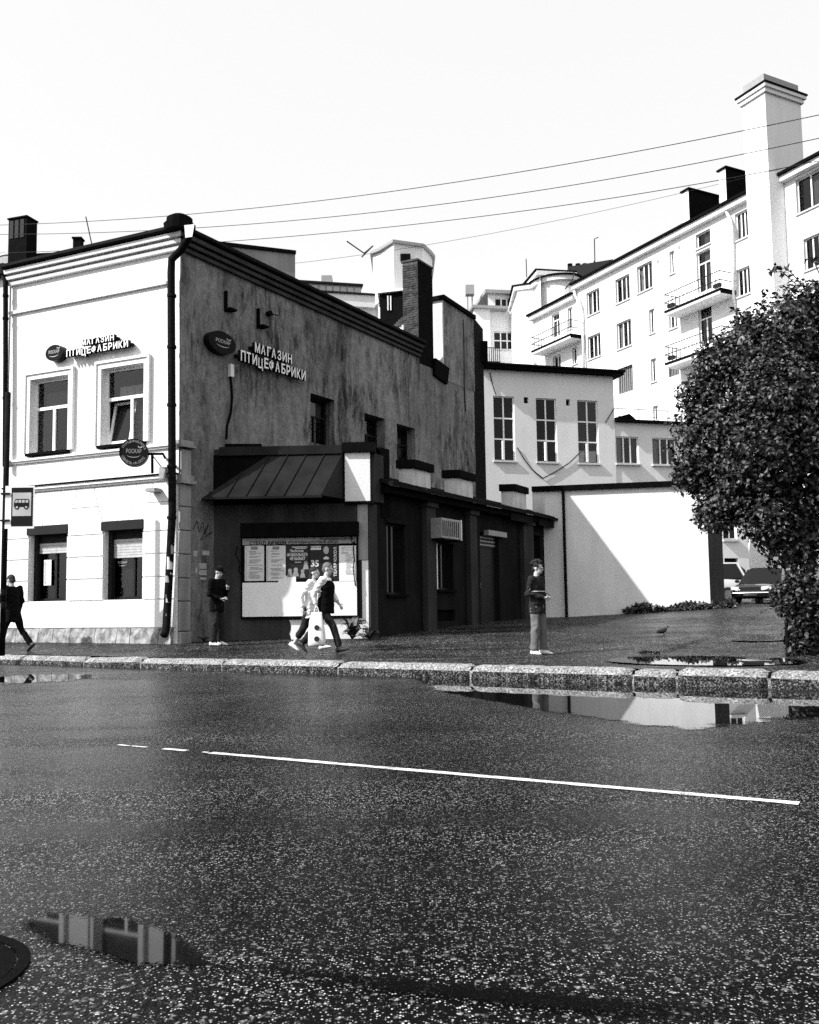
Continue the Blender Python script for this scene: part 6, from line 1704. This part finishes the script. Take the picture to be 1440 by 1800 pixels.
# dark waistcoat over the shirt
mb = MB(); J = pose(pelvis=(0, 0, .90), chest=(.05, 0, 1.24), neck=(.07, 0, 1.43))
V = Vector
pts = [V((.02, 0, .74)), V((.02, 0, .9)), V((.035, 0, 1.07)), V((.05, 0, 1.24)), V((.055, 0, 1.33)), V((.06, 0, 1.37))]
rad = [(.17, .215), (.168, .212), (.152, .19), (.158, .21), (.13, .17), (.10, .13)]
mb.rings([[p + V((math.cos(q) * a + .03, math.sin(q) * b, 0)) for q in [2 * math.pi * i / 18 for i in range(18)]] for p, (a, b) in zip(pts, rad)])
put('waistcoat', remesh('waistcoat', mb, .012, 2, .008, 8), MAT['cloth_black'], man)
P4 = stand(546, 1147) + Vector((-.05, .5, 0)); P4.z = ground_z(P4)
person('dark haired person in pale clothes walking on the far side of the pair', P4, R(-14),
       pose(pelvis=(0, 0, .90), chest=(.03, 0, 1.22), neck=(.05, 0, 1.41), head=(.09, 0, 1.56), sh_l=(.04, .16, 1.35), sh_r=(.04, -.16, 1.35),
            hip_l=(0, .09, .87), hip_r=(0, -.09, .87), kn_l=(.16, .09, .49), an_l=(.22, .09, .09), kn_r=(-.1, -.09, .48), an_r=(-.33, -.09, .13), toe_r=(.85, 0, -.5), toe_l=(1, 0, .2),
            el_r=(-.12, -.21, 1.1), wr_r=(-.08, -.22, .85), el_l=(.1, .2, 1.1), wr_l=(.22, .18, .92)),
       dict(hair='long', top='cloth_white', bottom='cloth_dark', shoe='shoe_white', jacket=0, hem=.26, cut=.45, leg_name='shorts', leg=1.15), .97)
# white carrier bag in the striding person's hand
mw = Matrix.Translation(P3) @ Matrix.Rotation(R(-14), 4, 'Z')
hb = mw @ Vector((-.03, -.27, .74))
bag = thing('carrier_bag', 'white carrier bag with two dark round prints carried past the board', 'bag', (hb.x, hb.y, hb.z - .62))
bm_ = Wall((hb.x, hb.y), (math.cos(R(-14)), math.sin(R(-14))))
rg = []
for z, w_, d_ in ((-.60, .15, .05), (-.585, .17, .075), (-.5, .175, .085), (-.35, .165, .075), (-.15, .14, .05), (-.03, .115, .03), (.02, .105, .02)):
    rg.append([bm_.P(math.cos(q) * w_ * (1 + .05 * math.sin(q * 3 + z * 9)), hb.z + z + .01 * math.sin(q * 2), math.sin(q) * d_) for q in [2 * math.pi * i / 18 for i in range(18)]])
part('sack', MB().rings(rg), MAT['cloth_white'], bag, smooth=True)
for z_ in (-.26, -.47): part('round_print', MB().disc(bm_.P(.03, hb.z + z_, .078 if z_ < -.3 else .068), bm_.n, .05, .012, 16), MAT['ink'], bag)
for s_ in (-1, 1): part('handle', MB().tube([bm_.P(s_ * .05, hb.z + .01, 0), bm_.P(s_ * .03, hb.z + .1, 0), bm_.P(0, hb.z + .14, 0)], .01, 6), MAT['cloth_white'], bag)
# 5. walker at the left edge, phone to the ear
P5 = at(22, 1140, 20.2); P5.z = ground_z(P5)
person('person in dark suit walking away at the left edge with a phone', P5, R(160),
       pose(pelvis=(0, 0, .91), hip_l=(0, .09, .88), hip_r=(0, -.09, .88), kn_l=(.16, .1, .5), an_l=(.22, .1, .09), kn_r=(-.14, -.09, .5), an_r=(-.44, -.09, .16), toe_r=(.8, 0, -.6), toe_l=(1, 0, .15),
            chest=(.03, 0, 1.25), neck=(.04, 0, 1.44), head=(.09, 0, 1.59), el_l=(.08, .27, 1.12), wr_l=(.2, .12, 1.42), hand_l=(.1, -.2, 1), head_pitch=R(14)),
       dict(hair='short', top='cloth_black', bottom='cloth_black', shoe='shoe_dark', hem=.26), .99)
mw = Matrix.Translation(P5) @ Matrix.Rotation(R(160), 4, 'Z')
pp = mw @ Vector((.2, .09, 1.5))
tag(part('phone', MB().box(pp, .012, .07, .14, R(160)), MAT['sign_grey'], loc=pp, bevel=.004), 'phone held to the head by the walker at the left', 'phone')
# ================================================================== plants
def leaf_cloud(pts, nrm, size, fold=.25, seed=1, jit=.6, droop=.4):
    """Pointed folded leaves: 4 triangles each. pts, nrm: (n,3)."""
    rg = np.random.default_rng(seed); n = len(pts)
    nrm = nrm + rg.normal(0, jit, (n, 3)); nrm /= np.linalg.norm(nrm, axis=1)[:, None] + 1e-9
    ax = rg.normal(0, 1, (n, 3)); ax[:, 2] -= droop
    ax -= nrm * (ax * nrm).sum(1)[:, None]; ax /= np.linalg.norm(ax, axis=1)[:, None] + 1e-9
    sd = np.cross(nrm, ax); L = size * rg.uniform(.65, 1.25, n)[:, None]; W_ = L * .33
    a = pts; tip = pts + ax * L - nrm * L * .12
    m1 = pts + ax * L * .38 + sd * W_ + nrm * L * fold * .35; m2 = pts + ax * L * .38 - sd * W_ + nrm * L * fold * .35
    mid = pts + ax * L * .42
    v = np.stack([a, m1, tip, m2, mid], 1).reshape(-1, 3)
    b = (np.arange(n) * 5)[:, None]
    f = np.concatenate([b + np.array([[0, 4, 1]]), b + np.array([[4, 2, 1]]), b + np.array([[0, 3, 4]]), b + np.array([[4, 3, 2]])], 1).reshape(-1, 3)
    return v, f
def np_mesh(name, v, f):
    me = bpy.data.meshes.new(name); me.vertices.add(len(v)); me.vertices.foreach_set('co', v.astype('f').ravel())
    me.loops.add(f.size); me.loops.foreach_set('vertex_index', f.astype('i').ravel())
    me.polygons.add(len(f)); me.polygons.foreach_set('loop_start', np.arange(0, f.size, 3, dtype='i')); me.polygons.foreach_set('loop_total', np.full(len(f), 3, 'i'))
    me.update(); me.validate(); return me
rng = np.random.default_rng(5)
base = Vector((6.9, 16.0, 0)); base.z = ground_z(base)
li = thing('lilac_bush', 'huge dense leafy lilac bush filling the right edge', 'bush', base)
lobes = [(1330, 655, 16.3, 1.05), (1272, 765, 16.0, .92), (1400, 600, 16.6, 1.08), (1425, 790, 15.6, 1.45), (1292, 855, 15.7, .78), (1258, 900, 15.5, .40),
         (1395, 935, 15.4, .72), (1425, 1050, 15.0, .55), (1392, 1050, 15.0, .36), (1412, 1112, 14.9, .30), (1228, 700, 16.2, .42), (1218, 832, 15.8, .42), (1262, 640, 16.4, .5),
         (1320, 590, 16.7, .5), (1440, 545, 16.4, .65), (1340, 800, 15.0, .7), (1350, 900, 15.2, .6), (1375, 700, 15.2, .8),
         (1560, 700, 16.5, 1.7), (1540, 900, 15.8, 1.3), (1530, 1060, 15.4, .8), (1450, 690, 17.6, 1.6)]
P_, N_ = [], []
lob = [(np.array(at(x, y, D)), r) for x, y, D, r in lobes]
for c, r in lob:
    n = int(3200 * r ** 1.9) + 200
    d = rng.normal(0, 1, (n, 3)); d /= np.linalg.norm(d, axis=1)[:, None]
    # clumpy surface: radius varies with direction
    k = np.array([mnoise.noise(Vector((float(q[0]) * 2.6 + c[0] * 3, float(q[1]) * 2.6, float(q[2]) * 2.6 + c[2]))) for q in d])
    rad = r * (0.93 + .26 * k) * (1 - rng.random(n) ** 2.2 * .5)
    p = c + d * rad[:, None] * np.array([1, .9, 1])
    P_.append(p); N_.append(d * .7 + np.array([0, -.15, .55]))
P_ = np.concatenate(P_); N_ = np.concatenate(N_)
keep = P_[:, 2] > np.array([ground_z(Vector((float(a), float(b), 0))) for a, b in P_[:, :2]]) + .08
# open a view under the crown to the yard
P_, N_ = P_[keep], N_[keep]
v, f = leaf_cloud(P_, N_, .09, seed=3)
off = np.array(base_of(li))
o = put('crown', np_mesh('crown', v - off, f), MAT['lilac_leaf'], li); o['kind'] = 'stuff'
# inner shade: dense core foliage so the sky does not show through the middle
Q_, R_ = [], []
for c, r in lob:
    n = int(260 * r ** 2.5) + 20
    d = rng.normal(0, 1, (n, 3)); d /= np.linalg.norm(d, axis=1)[:, None]
    Q_.append(c + d * (r * .72 * rng.random(n) ** .4)[:, None]); R_.append(d)
Q_ = np.concatenate(Q_); R_ = np.concatenate(R_)
kq = Q_[:, 2] > .15
v, f = leaf_cloud(Q_[kq], R_[kq], .26, seed=8)
o = put('inner_foliage', np_mesh('inner', v - off, f), MAT['lilac_leaf'], li); o['kind'] = 'stuff'
# trunk and limbs
for k, (bx, by, tx, ty, tD) in enumerate(((1418, 1146, 1400, 780, 16), (1428, 1150, 1440, 700, 16), (1410, 1143, 1330, 820, 15.8), (1440, 1150, 1500, 700, 16), (1434, 1140, 1380, 640, 16.4), (1424, 1148, 1300, 720, 16.1))):
    p0 = on_z(bx, by, .02); p3 = at(tx, ty, tD); p1 = p0.lerp(p3, .3) + Vector((random.uniform(-.1, .15), 0, .35)); p2 = p0.lerp(p3, .65) + Vector((random.uniform(-.15, .15), 0, .25))
    part('trunk' if k == 0 else 'limb', MB().tube([p0 - Vector((0, 0, .15)), p0 + Vector((0, 0, .2)), p1, p2, p3], [.07, .06, .05, .035, .015], 8), MAT['bark'], li, smooth=True)
# loose sprigs over the top edge
for a_, b_ in (((1400, 500), (1352, 478)), ((1410, 500), (1360, 468)), ((1440, 480), (1420, 455)), ((1300, 575), (1290, 545)), ((1185, 800), (1172, 790))):
    p0, p1 = at(*a_, 16.2), at(*b_, 16.2); pm = (p0 + p1) / 2 + Vector((0, 0, .12))
    sp_ = part('sprig', MB().tube([p0, pm, p1], [.012, .009, .004], 5), MAT['bark'], li)
    pts = np.array([list(p0.lerp(p1, t) + Vector((0, 0, .1 * math.sin(math.pi * t)))) for t in np.linspace(.3, 1, 14)]); v, f = leaf_cloud(pts, np.tile(np.array([0, -.3, .8]), (14, 1)), .12, seed=int(a_[0]))
    put('sprig_leaves', np_mesh('sprig_leaves', v - off, f), MAT['lilac_leaf'], sp_)

def weed(pos, n, L, label, group=None, up=.7, seed=0, spread=1.0):
    t = thing('weed', label, 'weed', pos, group)
    rg_ = random.Random(seed)
    for i in range(n):
        a = rg_.uniform(0, 2 * math.pi); e = rg_.uniform(.25, 1.0) * up; l = L * rg_.uniform(.6, 1.15); w_ = l * .13
        d = Vector((math.cos(a) * spread, math.sin(a) * spread, 0)); s = Vector((-d.y, d.x, 0)); mb = MB()
        prev = None
        for k in range(5):
            q = k / 4; c = pos + d * l * q * (1 - e * .45) + Vector((0, 0, l * e * math.sin(q * 2.3) * .9 + .01)); ww = w_ * math.sin(math.pi * (q * .86 + .12))
            cur = (c - s * ww + Vector((0, 0, ww * .4)), c, c + s * ww + Vector((0, 0, ww * .4)))
            if prev:
                mb.poly([prev[0], cur[0], cur[1], prev[1]]); mb.poly([prev[1], cur[1], cur[2], prev[2]])
            prev = cur
        part('leaf', mb, MAT['weed_leaf'], t, normals=False)
    return t
p = AW.P(-.35, 0, .35); p.z = ground_z(p); weed(p, 26, .52, 'leafy weed clump growing at the annex corner', None, 1.0, 1)
p2 = AW.P(.05, 0, .5); p2.z = ground_z(p2); weed(p2, 16, .36, 'smaller weed right of the clump at the annex corner', None, .7, 2)
p = SW.P(.55, 0, .25); p.z = ground_z(p); weed(p, 12, .22, 'low weed at the foot of the corner pilaster', None, .6, 3)
# straggling weeds along the foot of the white shed: a mass
pts, nr = [], []
for i in range(1500):
    u = random.uniform(1.9, cu1 + .75); d = abs(random.gauss(0, .28)) + .02; q = CWl.P(u, 0, d)
    hgt = (.10 + .28 * max(0, mnoise.noise(Vector((u * 1.4, 0, 0))) + .35)) * random.random()
    pts.append((q.x, q.y, ground_z(q) + hgt)); nr.append((0, -.3, 1))
v, f = leaf_cloud(np.array(pts), np.array(nr, float), .13, seed=12, jit=.9, droop=-.4)
o = put('weeds', np_mesh('weeds', v, f), MAT['weed_leaf']); o['kind'] = 'stuff'; o['label'] = 'straggling weeds along the foot of the white shed'; o['category'] = 'weeds'
# undergrowth round the lilac stems
pts, nr = [], []
for i in range(900):
    q = on_z(random.uniform(1385, 1520), random.uniform(1132, 1152), .02); pts.append((q.x, q.y, ground_z(q) + .16 * random.random() ** 2)); nr.append((0, -.2, 1))
v, f = leaf_cloud(np.array(pts), np.array(nr, float), .1, seed=13, jit=.8, droop=-.2)
o = put('undergrowth', np_mesh('undergrowth', v, f), MAT['weed_leaf']); o['kind'] = 'stuff'; o['label'] = 'low leaves and litter under the lilac bush'; o['category'] = 'undergrowth'
